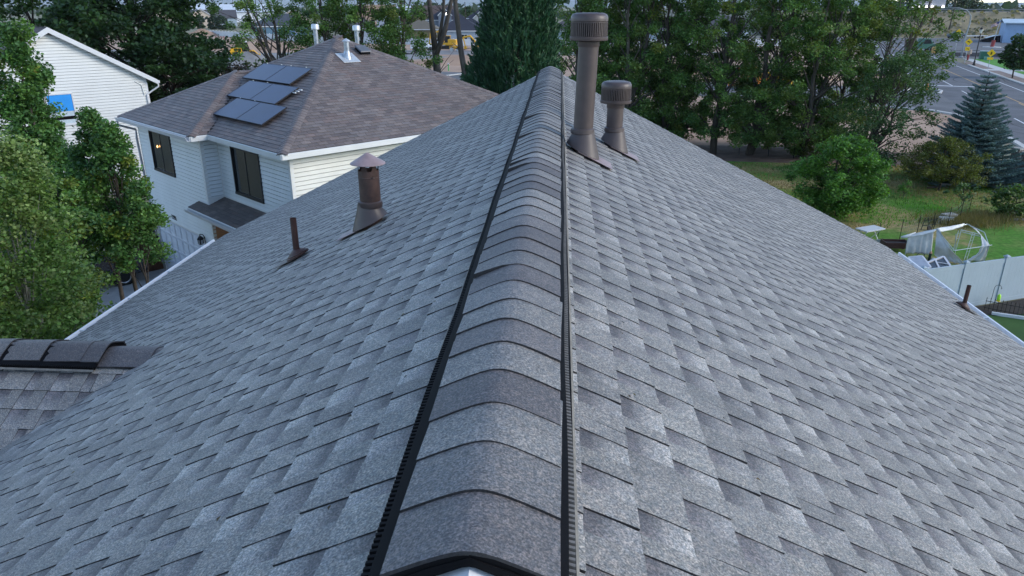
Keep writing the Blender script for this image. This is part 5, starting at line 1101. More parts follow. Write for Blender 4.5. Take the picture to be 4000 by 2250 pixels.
# ------------------------------------------------------------------ driveway: parked car and a timber box
def wheel_mb(R, w_, rim=True):
    a = MB(); a.lathe([(R*.66, -w_/2), (R*.93, -w_/2), (R, -w_*.36), (R, w_*.36), (R*.93, w_/2), (R*.66, w_/2)], 28); 
    a.v = [(x, z, y) for x, y, z in a.v]; return a
def alloy(R):
    b = MB(); b.lathe([(R*.60, -.02), (R*.68, -.03), (R*.68, .03), (R*.60, .02), (R*.60, -.02)], 24, cap=False); b.lathe([(0, -.035), (R*.12, -.035), (R*.14, 0), (0, .0)], 10)
    for k in range(5):
        for d in (-.14, .14):
            an = 2*PI*k/5+d; b.tube([(R*.1*math.cos(an), R*.1*math.sin(an), -.02), (R*.63*math.cos(an+d*.25), R*.63*math.sin(an+d*.25), -.02)], .02, 4)
    b.v = [(x, z, y) for x, y, z in b.v]; return b
def car(name, label, x, y, rz, L=4.6, W=1.82, Hh=1.5, paint=None, prof=None, glz=None, wr=.34, cat='car', group=None, wheelx=None):
    t = thing(name, label, cat, (x, y, 0), rz, group)
    prof = prof or [(-2.25, .34), (-2.3, .62), (-2.22, .82), (-1.35, .98), (-.75, 1.42), (.1, 1.5), (1.0, 1.46), (1.75, 1.05), (2.2, .98), (2.28, .6), (2.2, .34)]
    b = MB(); n = len(prof); ws = [W/2*(1 if z < 1.06 else 1-.16*(z-1.0)/.5) for _, z in prof]
    V = [(px, sgn*ww, pz) for sgn in (-1, 1) for (px, pz), ww in zip(prof, ws)]
    V += [(px*.99, sgn*ww*.9, pz+.02 if pz > 1 else pz) for sgn in (-1, 1) for (px, pz), ww in zip(prof, ws)]
    b.add(V, [tuple(range(n)), tuple(range(2*n-1, n-1, -1))]+[(i, n+i, n+(i+1) % n, (i+1) % n) for i in range(n)])
    o = b.build('body', paint or MT['carblack'], t, 'edge'); m = o.modifiers.new('bevel', 'BEVEL'); m.width = .05; m.segments = 2; m.limit_method = 'ANGLE'
    g = MB()
    for poly in (glz or [[(-1.2, 1.02), (-.72, 1.38), (.05, 1.44), (.05, 1.03)], [(.12, 1.03), (.12, 1.44), (.95, 1.40), (1.55, 1.06)]]):
        for sgn in (-1, 1): V = [(px, sgn*(W/2*(1 if pz < 1.06 else 1-.16*(pz-1.0)/.5)+.006), pz) for px, pz in poly]; g.add(V, [tuple(range(len(V)))])
    g.build('side_window', MT['pane'], t)
    for sx in wheelx or (-1.42, 1.36):
        for sgn in (-1, 1):
            w0 = wheel_mb(wr, .22).build('wheel', MT['rubber'], t, 'edge', loc=(sx, sgn*(W/2-.08), wr)); r0 = alloy(wr).build('rim', MT['rim'], w0, loc=(0, sgn*.1, 0)); a0 = MB(); a0.lathe([(wr*1.0, -.02), (wr*1.16, -.02), (wr*1.16, .02), (wr*1.0, .02)], 24); a0.v = [(p, r, q) for p, q, r in a0.v]
            a0.build('wheel_arch', MT['black'], t, loc=(sx, sgn*(W/2-.005), wr+.02))
    return t
# nose towards the garage; local -x is the nose
cr = car('parked_car', 'black car with silver alloy wheels under the driveway trees', -16.75, 24.55, math.atan2(-.746, -.665)+.0, paint=MT['carblack'])
cr.rotation_euler = (0, 0, math.atan2(-.746, -.665)); cr.location = (-17.2, 23.65, 0)
b = MB(); b.add([(-1.3, -.72, 1.03), (-1.3, .72, 1.03), (-.78, .62, 1.42), (-.78, -.62, 1.42)], [(0, 1, 2, 3)]); b.build('windscreen', MT['solar'], cr)
for sgn in (-1, 1):
    b = MB(); b.add([(-2.28, sgn*.5, .66), (-2.2, sgn*.90, .68), (-1.95, sgn*.925, .80), (-2.24, sgn*.5, .80)], [(0, 1, 2, 3)]); b.build('headlight', M('headlight_glass', (.42, .38, .33), .15) if sgn < 0 else bpy.data.materials['headlight_glass'], cr)
t = thing('timber_box', 'dark brown timber box with a flat black lid by the garage door', 'storage box', (-15.65, 26.1, 0), PHI); b = MB(); b.box((0, 0, .62), (.95, 1.0, 1.24)); b.build('body', MT['wood'], t)
for z in (.2, .5, .8, 1.1):
    b = MB(); b.box((-.485, 0, z), (.02, 1.02, .26)); b.build('plank', MT['wood'], t); b = MB(); b.box((0, -.51, z), (.97, .02, .26)); b.build('plank', MT['wood'], t)
b = MB(); b.box((0, 0, 1.28), (1.1, 1.15, .07)); b.build('lid', MT['black'], t)
# ------------------------------------------------------------------ beyond the windbreak: fence, building site, houses
pts = [(-121, 260.5), (-92, 233), (-73, 214), (-27, 195.5), (30, 196), (62, 200)]
t = thing('site_fence', 'long white vinyl fence along the far side of the building site', 'fence', (pts[0][0], pts[0][1], 0)); fo = t.location
b = MB(); b.box((0, 0, .85), (2.4, .05, 1.6)); pme = b.mesh('panel', MT['white']); b = MB(); b.box((0, 0, .9), (.16, .16, 1.8)); qme = b.mesh('post', MT['white'])
for (x0, y0), (x1, y1) in zip(pts[:-1], pts[1:]):
    L = math.hypot(x1-x0, y1-y0); n = max(1, round(L/2.45)); a = math.atan2(y1-y0, x1-x0)
    for k in range(n):
        f = (k+.5)/n; o = put('panel', pme, t, (x0+(x1-x0)*f-fo[0], y0+(y1-y0)*f-fo[1], 0), rot=(0, 0, a)); o.scale = (L/n/2.45, 1, 1)
        f = k/n; put('post', qme, t, (x0+(x1-x0)*f-fo[0], y0+(y1-y0)*f-fo[1], 0), rot=(0, 0, a))
WCOL = {}
def cm_(name, c, r=.7):
    if name not in WCOL: WCOL[name] = M(name, c, r, .08, .8)
    return WCOL[name]
def far_house(label, x, y, rz, W, D, H, wall, roofc, pitch=.5, hip=False, wins=(), porch=False, name='distant_house', gables=(), panels=False):
    """local x along the front, y away from the viewer; W x D plan, eaves at H"""
    t = thing(name, label, 'house', (x, y, 0), rz); b = MB(); b.bx((-W/2, 0, 0), (W/2, D, H)); 
    if not hip: b.prism([(-W/2, H), (W/2, H), (0, H+W/2*pitch)], 0, D, 'y')
    b.build('wall', wall, t); b = MB(); o = .4; th = .18
    if hip:
        rr = min(W, D)/2+o; zt = H+rr*pitch; E1 = [(-W/2-o, -o), (W/2+o, -o), (W/2+o, D+o), (-W/2-o, D+o)]
        Rg = [(-W/2-o+rr, D/2), (W/2+o-rr, D/2)] if W >= D else [(0, -o+rr), (0, D+o-rr)]
        V = [(a, c, H) for a, c in E1]+[(a, c, zt) for a, c in Rg]
        F = [(0, 1, 5, 4), (1, 2, 5), (2, 3, 4, 5), (3, 0, 4)] if W >= D else [(0, 1, 4), (1, 2, 5, 4), (2, 3, 5), (3, 0, 4, 5)]
        b.add(V, F+[(3, 2, 1, 0)])
    else: b.prism([(-W/2-o, H-o*pitch), (0, H+W/2*pitch), (W/2+o, H-o*pitch), (W/2+o, H-o*pitch+th), (0, H+W/2*pitch+th), (-W/2-o, H-o*pitch+th)], -o, D+o, 'y')
    b.build('roof', roofc, t)
    b = MB()
    if hip:
        for p, q in (((-W/2-o-.03, -o-.06, H-.2), (W/2+o+.03, -o-.01, H+.03)), ((W/2+o+.01, -o, H-.2), (W/2+o+.05, D+o, H+.03)), ((-W/2-o-.05, -o, H-.2), (-W/2-o-.01, D+o, H+.03))): b.bx(p, q)
    else:
        for s in (1, -1): b.prism([(0, H+W/2*pitch-.1), (s*(W/2+o), H-o*pitch-.1), (s*(W/2+o), H-o*pitch+th+.01), (0, H+W/2*pitch+th+.01)][::s], -o-.06, -o-.01, 'y')
    b.build('fascia', MT['white'], t)
    for wx, wz0, ww, whh in wins:
        b = MB(); b.bx((wx-ww/2-.12, -.06, wz0-.12), (wx+ww/2+.12, -.005, wz0+whh+.12)); f = b.build('window', MT['white'], t)
        b = MB(); b.bx((wx-ww/2, -.085, wz0), (wx-.05, -.062, wz0+whh)); b.bx((wx+.05, -.085, wz0), (wx+ww/2, -.062, wz0+whh)); b.build('pane', MT['pane'], f)
    for gx, gw, gh, gp in gables:            # small front gables
        b = MB(); b.prism([(gx-gw/2, 0), (gx+gw/2, 0), (gx+gw/2, gh), (gx, gh+gw/2*gp), (gx-gw/2, gh)], -1.2, 2.5, 'y'); b.build('front_gable', wall, t)
        b = MB(); b.prism([(gx-gw/2-.3, gh-.3*gp), (gx, gh+gw/2*gp), (gx+gw/2+.3, gh-.3*gp), (gx+gw/2+.3, gh-.3*gp+.2), (gx, gh+gw/2*gp+.2), (gx-gw/2-.3, gh-.3*gp+.2)], -1.5, 5, 'y'); b.build('gable_roof', roofc, t)
        b = MB()
        for s in (1, -1): b.prism([(gx, gh+gw/2*gp-.12), (gx+s*(gw/2+.3), gh-.3*gp-.12), (gx+s*(gw/2+.3), gh-.3*gp+.22), (gx, gh+gw/2*gp+.22)][::s], -1.58, -1.52, 'y')
        b.build('gable_trim', MT['white'], t)
    if porch:
        b = MB(); b.bx((porch-2.2, -2.4, 2.5), (porch+2.2, 0, 2.7)); b.build('porch_roof', MT['white'], t)
        for dx in (-2, 0, 2): b = MB(); b.bx((porch+dx-.12, -2.3, 0), (porch+dx+.12, -2.05, 2.5)); b.build('column', MT['white'], t)
        b = MB(); b.bx((porch-1.9, -.06, 0), (porch+1.9, -.01, 2.3)); b.build('porch_wall', cm_('porch_brick', (.14, .05, .04)), t)
    if panels:
        q = b = None
        for k in range(2):
            for j in range(3):
                b = MB(); x0 = -1.8+j*1.25-2.0; y0 = 1.6+k*1.0; b.add([(x0+a*1.2, y0+c*.95, H+.12+pitch*(y0+c*.95+.4)) for a, c in ((0, 0), (1, 0), (1, 1), (0, 1))]+[(x0+a*1.2, y0+c*.95, H+.06+pitch*(y0+c*.95+.4)) for a, c in ((0, 0), (1, 0), (1, 1), (0, 1))], [(0, 1, 2, 3), (0, 4, 5, 1), (1, 5, 6, 2), (3, 7, 4, 0)]); b.build('roof_panel', MT['solar'], t)
    return t
BE = cm_('beige_stucco', (.52, .42, .33)); RD = cm_('dark_grey_roof', (.075, .072, .08), .9); RB = cm_('brown_grey_roof', (.11, .09, .085), .9); WHs = cm_('pale_stucco', (.62, .64, .68)); BLs = cm_('blue_stucco', (.085, .16, .23)); NAV = cm_('navy_grey_wall', (.14, .165, .21)); GRB = cm_('grey_blue_wall', (.28, .32, .38)); TAN = cm_('olive_tan_wall', (.20, .155, .08)); NVR = cm_('navy_roof', (.032, .034, .048), .9); LTB = cm_('light_blue_wall', (.30, .37, .42))
far_house('beige house with a plain front gable and one small window', -168, 357, .42, 10.5, 15, 4.9, BE, RB, .62, wins=[(.6, 2.6, 1.7, 1.5)])
far_house('beige house with a long gable partly hidden by the big dark tree', -193, 366, .42, 13, 15, 5.2, BE, RB, .55)
far_house('pale house with a long dark roof between the beige gables', -163, 385, .42+PI/2, 14, 26, 4.0, LTB, RD, .5)
far_house('white gabled house right of the beige gable', -140, 350, .42, 9.5, 14, 4.2, WHs, RD, .62, wins=[(-1.5, 1.0, 1.2, 1.4)])
far_house('tan house with a dark roof behind the white gabled one', -122, 352, .3, 14, 16, 4.6, BE, RB, .5, wins=[(2, 2, 1.4, 1.2)])
far_house('low blue house with a dark hip roof behind the site fence', -94, 262, .5, 19, 14, 3.0, BLs, cm_('slate_blue_roof', (.05, .06, .075), .9), .55, hip=True, wins=[(4, .9, 1.6, 1.3)])
far_house('grey-blue two storey gabled house with white window trim between the poplars', -45, 205, .22, 7.2, 11, 5.9, GRB, RD, .8, wins=[(0, 3.6, 2.0, 1.9), (.3, .6, 2.0, 1.8)])
far_house('grey hip-roofed house beside the two storey gable', -58.5, 226, .3, 11, 10, 3.3, GRB, RD, .6, hip=True, wins=[(-2, .9, 2.2, 1.4)])
far_house('navy house with two white-trimmed front gables and a columned porch', -43.5, 300, .15, 16, 14, 4.4, NAV, NVR, .62, hip=True, wins=[(-5, .8, 1.6, 1.5)], gables=[(-1.0, 5, 6.2, .9), (4.8, 4.6, 3.6, .8)], porch=4.8)
far_house('olive tan low house behind the white pickup truck', -41.5, 229, .1, 11, 10, 3.0, TAN, cm_('taupe_roof', (.13, .115, .09), .9), .5, hip=True, wins=[(4.2, 1.7, 1.2, .8)])
far_house('blue single storey house with solar panels and a dark hip roof', -25.6, 219, .03, 11.8, 11, 2.75, BLs, NVR, .58, hip=True, wins=[(.9, .3, 2.1, 2.0), (4.6, .4, 2.0, 1.9)], panels=True)
far_house('grey stucco house with a stone chimney beyond the blue house', -29.5, 302, .05, 14, 14, 5.0, cm_('grey_stucco', (.33, .33, .32)), NVR, .6, hip=True, gables=[(-1.5, 5, 5.2, .9)])
far_house('brown gabled house on the rise behind the navy house', -46, 338, .2+PI/2, 12, 18, 6.2, cm_('tan_siding', (.36, .24, .14)), cm_('brown_roof', (.085, .06, .055), .9), .55)
far_house('dark roofed house glimpsed through the dense poplars', -27, 210, .1, 12, 11, 3.2, GRB, NVR, .6, hip=True, wins=[(1, .8, 1.6, 1.4)])
far_house('blue-grey house seen through the poplars right of the conifer', 2.5, 212, -.02, 12, 11, 3.2, LTB, RD, .55, hip=True, wins=[(0, .8, 2, 1.5)])
far_house('house with a slate roof behind the fence right of the vent pipes', 22, 214, -.1, 13, 11, 3.4, GRB, RD, .55, hip=True, wins=[(-2, .8, 2, 1.5)])
far_house('white rendered house behind the fence towards the road', 46, 222, -.2, 13, 11, 3.6, WHs, RD, .55, hip=True)
def hall(label, x, y, rz, W, D, H, name, cat, roof, wall, rise=3.):
    t = thing(name, label, cat, (x, y, 0), rz); b = MB(); b.bx((-W/2, 0, 0), (W/2, D, H)); b.build('wall', wall, t)
    b = MB(); V = [(-W/2-1, -1, H), (W/2+1, -1, H), (W/2+1, D+1, H), (-W/2-1, D+1, H), (-W/2+10, D*.5, H+rise), (W/2-10, D*.5, H+rise)]; b.add(V, [(0, 1, 5, 4), (1, 2, 5), (2, 3, 4, 5), (3, 0, 4), (3, 2, 1, 0)]); b.build('roof', roof, t); return t
hall('long white-roofed warehouse on the skyline at upper left', -210, 470, .42, 78, 40, 6.0, 'warehouse', 'warehouse', MT['white'], WHs, 4.5)
hall('white-roofed shed beyond the poplars', -92, 470, .2, 30, 25, 6.5, 'storage_shed', 'shed', MT['white'], WHs)
t = thing('unfinished_building', 'sandy brown unfinished building with empty window holes on the skyline', 'building', (-88, 372, 0), .25); b = MB(); b.bx((-9, 0, 0), (9, 12, 9.6)); b.build('wall', cm_('bare_block', (.36, .25, .18)), t)
for wx in (-6, -2, 2, 6):
    for z in (1.2, 6.3): b = MB(); b.bx((wx-.8, -.04, z), (wx+.8, -.005, z+2.2)); b.build('window_hole', MT['black'], t)
b = MB(); b.bx((-9.3, -.3, 9.6), (9.3, 12.3, 10.0)); b.build('parapet', cm_('block_cap', (.42, .32, .25)), t)
def lamp_on(label, x, y, z, r=.28):
    b = MB(); b.lathe([(0, -r), (r*.8, -r*.5), (r, 0), (r*.8, r*.5), (0, r)], 10, cap=False); b.tube([(0, 0, -z), (0, 0, -r)], .09, 6); b2 = b; o = b.build('street_light', bpy.data.materials.get('lit_globe') or emit('lit_globe', (1, .93, .85), 9.), loc=(x, y, z)); return tag(o, label, 'street light')
t = thing('glowing_lamp', 'lit street lamp glowing between the bare forked trunks', 'street light', (-33.8, 232, 0)); b = MB(); b.tube([(0, 0, 0), (0, 0, 6.9)], .07, 6); b.build('pole', MT['iron'], t); b = MB(); b.lathe([(0, 6.9), (.3, 7.0), (.36, 7.25), (.25, 7.5), (0, 7.6)], 10, cap=False); b.build('globe', emit('lit_globe', (1, .9, .82), 10.), t)
# machines on the building site
def mwheel(t, x, y, R, w_, hub=.5):
    o = wheel_mb(R, w_).build('wheel', MT['rubber'], t, 'edge', loc=(x, y, R)); b = MB(); b.lathe([(0, -w_/2-.02), (R*hub*.6, -w_/2-.02), (R*hub, -w_/2+.03), (R*.7, -w_/2+.04), (R*.7, w_/2-.04), (R*hub, w_/2-.03), (R*hub*.6, w_/2+.02), (0, w_/2+.02)], 16); b.v = [(a, q, c) for a, c, q in b.v]; b.build('rim', MT['yellow'], o, 'edge')
t = thing('wheel_loader', 'yellow wheel loader with a dark cab parked on the building site', 'wheel loader', (-60.0, 143.6, 0), .42)
for sx in (-1.45, 1.45):
    for sy in (-.95, .95): mwheel(t, sx, sy, .72, .5)
b = MB(); b.prism([(-2.6, .95), (-2.6, 1.75), (-2.3, 2.05), (-.5, 2.15), (-.4, 1.3), (.6, 1.3), (1.5, 1.15), (1.6, .8), (-1, .7)], -.75, .75, 'y'); b.build('body', MT['yellow'], t)
b = MB(); b.prism([(-2.3, .85), (-3.0, .85), (-3.05, 1.3), (-2.6, 1.4)], -.95, .95, 'y'); b.build('counterweight', MT['black'], t)
b = MB(); b.prism([(-.55, 1.4), (-.6, 3.0), (.55, 3.05), (.95, 1.9), (.9, 1.4)], -.65, .65, 'y'); b.build('cab', MT['pane'], t)
b = MB(); b.prism([(-.7, 3.0), (.65, 3.07), (.65, 3.2), (-.7, 3.18)], -.72, .72, 'y'); b.build('cab_roof', MT['white'], t)
b = MB()
for x0, x1, zb in ((-.57, -.61, 1.4), (.93, .56, 1.8), (.1, .08, 1.4)):
    for sy in (-.66, .66): b.tube([(x0, sy, zb), (x1, sy, 3.02)], .05, 5)
b.build('cab_frame', MT['black'], t)
b = MB(); b.tube([(-1.3, .3, 2.0), (-1.3, .3, 2.75)], .06, 8); b.build('exhaust', MT['black'], t)
for sy in (-.5, .5): b = MB(); b.tube([(.7, sy, 1.5), (1.7, sy, 1.5), (2.6, sy, .6)], .13, 6); b.build('lift_arm', MT['yellow'], t)
b = MB(); b.prism([(2.6, .1), (3.5, .1), (3.4, .3), (2.9, .5), (2.75, 1.05), (2.5, .9)], -1.25, 1.25, 'y'); b.build('bucket', MT['yellow'], t)
b = MB(); b.bx((-1.9, -.762, 1.62), (-.6, -.752, 1.9)); b.build('decal', MT['black'], t)
def excavator(label, x, y, rz, s, paint, boom):
    t = thing('excavator', label, 'excavator', (x, y, 0), rz); 
    for sy in (-1, 1): b = MB(); b.prism([(a*s, z*s) for a, z in ((-1.7, .12), (-1.5, 0), (1.5, 0), (1.7, .12), (1.7, .55), (1.45, .72), (-1.45, .72), (-1.7, .55))], (sy*1.0-.28)*s, (sy*1.0+.28)*s, 'y'); b.build('track', MT['rubber'], t)
    b = MB(); b.prism([(a*s, z*s) for a, z in ((-1.9, .95), (-1.95, 2.0), (-1.6, 2.2), (0, 2.2), (0, 1.4), (1.3, 1.4), (1.3, .95))], -1.15*s, 1.15*s, 'y'); b.bx((-.8*s, -.6*s, .65*s), (.8*s, .6*s, .95*s)); b.build('body', paint, t)
    b = MB(); b.prism([(a*s, z*s) for a, z in ((.0, 1.42), (.0, 2.85), (.9, 2.9), (1.35, 2.1), (1.35, 1.42))], -1.12*s, -.1*s, 'y'); b.build('cab', MT['pane'], t)
    b = MB(); b.bx((-.1*s, -1.18*s, 2.88*s), (1.0*s, -.05*s, 3.0*s))
    for q in ((0, -1.13), (1.33, -1.13)): b.tube([(q[0]*s, q[1]*s, 1.4*s), ((.0 if q[0] == 0 else .9)*s, q[1]*s, 2.9*s)], .06*s, 5)
    b.build('cab_frame', paint, t)
    b = MB(); b.tube([Vector(p)*s for p in boom[:3]], [.22*s, .26*s, .17*s], 6); b.build('boom', paint, t); b = MB(); b.tube([Vector(p)*s for p in boom[2:4]], [.17*s, .12*s], 6); b.build('stick', paint, t)
    e = Vector(boom[3])*s; b = MB(); b.prism([(e.x-.2*s, e.z+.1*s), (e.x+.35*s, e.z), (e.x+.25*s, e.z-.6*s), (e.x-.35*s, e.z-.5*s)], -.4*s, .4*s, 'y'); b.build('bucket', paint, t); return t
excavator('large yellow excavator with raised boom behind the forked bare trunk', -26.0, 181, PI-.15, 1.0, MT['yellow'], [(1.2, .3, 1.5), (2.4, .3, 3.9), (4.4, .3, 3.6), (4.8, .3, 1.2)])
excavator('second yellow excavator partly hidden by the pale bare trunk', -17.3, 173, PI-.1, 1.0, MT['yellow'], [(1.2, .3, 1.5), (2.8, .3, 3.2), (4.4, .3, 2.9), (3.9, .3, .9)])
excavator('small white excavator with a red stripe beside the road', 46.9, 114.5, .2, .8, MT['white'], [(1.2, .3, 1.2), (2.2, .3, 2.4), (3.4, .3, 1.8), (3.4, .3, .6)])
b = MB(); b.bx((46.2, 113.45, 1.3), (47.5, 113.52, 1.5)); o = b.build('red_stripe', MT['red'], bpy.data.objects['excavator.002'], off=(0, 0, 0)); o.matrix_parent_inverse = Matrix.Rotation(-.2, 4, 'Z') @ Matrix.Translation((-46.9, -114.5, 0))
excavator('orange and yellow excavator glimpsed through the poplar trunks', 23.5, 94.5, 2.2, .85, M('machine_orange', (.55, .16, .02), .45), [(1.2, .3, 1.3), (2.4, .3, 2.8), (3.6, .3, 2.0), (3.7, .3, .7)])
excavator('yellow excavator standing among the poplars right of the orange one', 27.4, 97.5, .8, .85, MT['yellow'], [(1.2, .3, 1.3), (2.4, .3, 2.8), (3.6, .3, 2.0), (3.7, .3, .7)])
t = thing('road_roller', 'small yellow road roller in front of the large excavator', 'roller', (-23.4, 171.5, 0), PI); 
for sx in (-.7, .7): b = MB(); b.lathe([(0, -.5), (.42, -.5), (.42, .5), (0, .5)], 18); b.v = [(p, r, q) for p, q, r in b.v]; b.build('drum', MT['galv'], t, 'edge', loc=(sx, 0, .42))
b = MB(); b.bx((-1.2, -.5, .55), (.2, .5, 1.15)); b.bx((.2, -.45, .6), (1.2, .45, 1.05)); b.build('body', MT['yellow'], t); b = MB(); b.bx((-.1, -.1, 1.1), (.1, .1, 1.7)); b.bx((-.5, -.5, 1.65), (.6, .5, 1.72)); b.build('mast', MT['yellow'], t)
truckprof = [(-2.7, .5), (-2.75, 1.0), (-2.6, 1.25), (-1.4, 1.35), (-.75, 1.95), (.5, 2.0), (.7, 1.4), (2.7, 1.4), (2.75, .6)]
tglz = [[(-1.2, 1.38), (-.7, 1.88), (.4, 1.92), (.45, 1.38)]]
car('white_truck', 'white service truck parked left of the forked bare trunk', -30.4, 170.6, PI+.05, W=2.0, paint=MT['white'], prof=truckprof, glz=tglz, wr=.46, cat='truck', wheelx=(-1.75, 1.75))
b = MB(); b.lathe([(0, 0), (.5, 0), (.5, 1.2), (.35, 1.35), (0, 1.4)], 10); o = b.build('utility_pedestal', M('grey_green_box', (.10, .15, .14), .6), loc=(-66.2, 135.6, 0)); tag(o, 'grey-green utility pedestal on the gravel before the dark tree', 'utility box')
b = MB(); b.box((0, 0, .6), (1.5, 1.2, 1.2)); b.box((0, 0, 1.25), (1.6, 1.3, .1)); o = b.build('water_tank', MT['white'], loc=(-67.6, 134.4, 0)); tag(o, 'white tank beside the grey-green utility pedestal', 'tank')
for i, (x, y, lab) in enumerate(((-95, 209, 'orange survey stakes left of the yellow loader'), (-92.6, 207, 'reddish survey stakes right above the yellow loader'))):
    t = thing('survey_stakes', lab, 'survey stakes', (x, y, 0))
    for k in range(2): b = MB(); b.tube([(k*.8, 0, 0), (k*.8+.05, 0, 1.8)], .08, 5); b.build('stake', MT['red'], t)
t = thing('marker_pipe', 'green marker pipe with a white cap standing in the dirt', 'marker pipe', (-17.3, 118.8, 0)); b = MB(); b.tube([(0, 0, 0), (0, 0, .95)], .09, 8); b.build('pipe', M('pipe_green', (.06, .30, .08), .5), t); b = MB(); b.tube([(0, 0, .95), (0, 0, 1.15)], .16, 8); b.build('cap', MT['white'], t)

# ------------------------------------------------------------------ road side at the right
t = thing('street_lamp', 'black post-top street lamp in the gravel park strip', 'street lamp', (70.3, 134.8, 0)); b = MB(); b.lathe([(.30, 0), (.30, .15), (.2, .3), (.14, .8), (.09, .9), (.07, 5.1), (.10, 5.2)], 10); b.build('post', MT['iron'], t, 'edge'); b = MB(); b.lathe([(.12, 5.2), (.3, 5.75), (.28, 5.8)], 8); b.build('lantern', glass('lamp_glass', (.55, .55, .52)), t); b = MB(); b.lathe([(.34, 5.8), (.2, 6.05), (.05, 6.15), (.03, 6.35), (0, 6.36)], 8); b.build('lamp_cap', MT['iron'], t)
def diamond(t, z, s, kind, x=0):
    b = MB(); b.box((x, 0, z), (s, .03, s), Matrix.Rotation(PI/4, 3, 'Y')); p = b.build('sign_panel', MT['sign'], t)
    b = MB()
    if kind == 'walker':
        y = -.03
        for q in ([(x+.02*s, z+.16*s), (x+.0*s, z-.02*s)], [(x, z-.02*s), (x+.14*s, z-.30*s)], [(x, z-.02*s), (x-.14*s, z-.30*s)], [(x+.02*s, z+.12*s), (x+.16*s, z-.02*s)], [(x+.02*s, z+.12*s), (x-.14*s, z+.02*s)]): b.tube([(q[0][0], y, q[0][1]), (q[1][0], y, q[1][1])], .045*s, 6)
        b.lathe([(0, -.07*s), (.06*s, 0), (0, .07*s)], 8, (x+.02*s, y, z+.27*s), cap=False)
    elif kind == 'turn': b.tube([(x+.16*s, -.03, z-.25*s), (x+.16*s, -.03, z+.08*s), (x-.1*s, -.03, z+.08*s)], .05*s, 6); b.prism([(x-.32*s, z+.08*s), (x-.08*s, z+.24*s), (x-.08*s, z-.08*s)], -.06, -.02, 'y')
    b.build('symbol', MT['signblk'], p); return p
t = thing('crossing_sign', 'yellow pedestrian crossing sign on a short post over the lawn', 'road sign', (68.0, 126.0, 0), -.45); b = MB(); b.tube([(0, .04, 0), (0, .04, 2.9)], .035, 6); b.build('post', MT['galv'], t); diamond(t, 2.55, .86, 'walker'); b = MB(); b.box((0, 0, 1.72), (.8, .03, .38)); b.build('plaque', MT['sign'], t)
t = thing('crossing_sign', 'yellow pedestrian crossing sign above the turn arrow sign at the junction', 'road sign', (73.0, 147.5, 0), -.45); b = MB(); b.tube([(0, .04, 0), (0, .04, 5.3)], .05, 6); b.build('post', MT['galv'], t); diamond(t, 5.0, .76, 'walker')
b = MB(); b.box((-.2, 0, 4.25), (.55, .03, .1)); b.build('street_name_plate', MT['signblk'], t)
t = thing('turn_sign', 'yellow turn arrow warning sign with a speed plaque', 'road sign', (71.6, 140.5, 0), -.45); b = MB(); b.tube([(0, .04, 0), (0, .04, 4.0)], .05, 6); b.build('post', MT['galv'], t); diamond(t, 3.6, .84, 'turn'); b = MB(); b.box((0, 0, 2.45), (.72, .03, .62)); p = b.build('plaque', MT['sign'], t); b = MB(); b.box((0, -.02, 2.45), (.36, .02, .07)); b.box((.14, -.02, 2.37), (.07, .02, .2)); b.build('symbol', MT['signblk'], p)
t = thing('light_mast', 'tall grey mast with a long curved arm at the junction', 'street light', (78.8, 156.3, 0), PI); b = MB(); b.lathe([(.42, 0), (.42, .1), (.2, .3)], 8); b.tube([(0, 0, 0), (.05, 0, 3), (-.3, 0, 6.4), (-.2, 0, 7.7), (.7, 0, 8.7), (2.2, 0, 9.1), (5.2, 0, 9.15)], [.2, .15, .13, .11, .1, .08, .06], 8); b.build('mast', cm_('mast_grey', (.27, .29, .3)), t, True); b = MB(); b.box((5.4, 0, 9.12), (.8, .25, .12)); b.build('lamp_head', MT['galv'], t)
t = thing('utility_box', 'green electrical cabinet on the bright lawn', 'utility box', (80.6, 151, 0), -.3); b = MB(); b.box((0, 0, .75), (2.0, 1.5, 1.5)); b.build('cabinet', MT['greenbox'], t); b = MB(); b.box((0, 0, 1.53), (2.1, 1.6, .07)); b.build('lid', cm_('lid_grey', (.45, .5, .5)), t)
t = thing('utility_box', 'low pale green cabinet in front of the green electrical cabinet', 'utility box', (79.4, 148.2, 0), -.3); b = MB(); b.box((0, 0, .3), (.9, .7, .6)); b.build('cabinet', cm_('pale_green', (.12, .28, .22)), t); b = MB(); b.box((0, 0, .62), (.96, .76, .05)); b.build('lid', cm_('pale_green_lid', (.2, .36, .3)), t)
b = MB(); b.box((0, 0, .3), (1.1, .6, .6)); b.box((0, 0, .62), (1.15, .65, .06)); o = b.build('utility_cabinet', MT['greenbox'], loc=(71.5, 124.5, .05)); tag(o, 'small dark green box at the lower edge of the bright lawn', 'utility box')
t = thing('bollard_sign', 'red post with a tan head at the junction corner', 'bollard', (76.0, 148.3, 0)); b = MB(); b.tube([(0, 0, 0), (0, 0, 1.0)], .18, 8); b.build('post', MT['red'], t); b = MB(); b.lathe([(.2, 1.0), (.5, 1.2), (.45, 1.9), (.1, 2.0)], 8); b.build('head', cm_('tan_rock', (.34, .26, .22)), t)
t = thing('iron_fence', 'black rail fence with dark mesh behind the lawn', 'fence', (84, 158, 0), -.25); 
for k in range(9): b = MB(); b.tube([(k*3-6, 0, 0), (k*3-6, 0, 1.3)], .05, 5); b.build('post', MT['iron'], t)
b = MB()
for z in (.15, 1.25): b.tube([(-6, 0, z), (18, 0, z)], .035, 4)
b.build('rail', MT['iron'], t); b = MB(); b.bx((-6, .02, .12), (18, .04, .8)); b.build('mesh_panel', cm_('dark_mesh', (.10, .085, .09)), t)
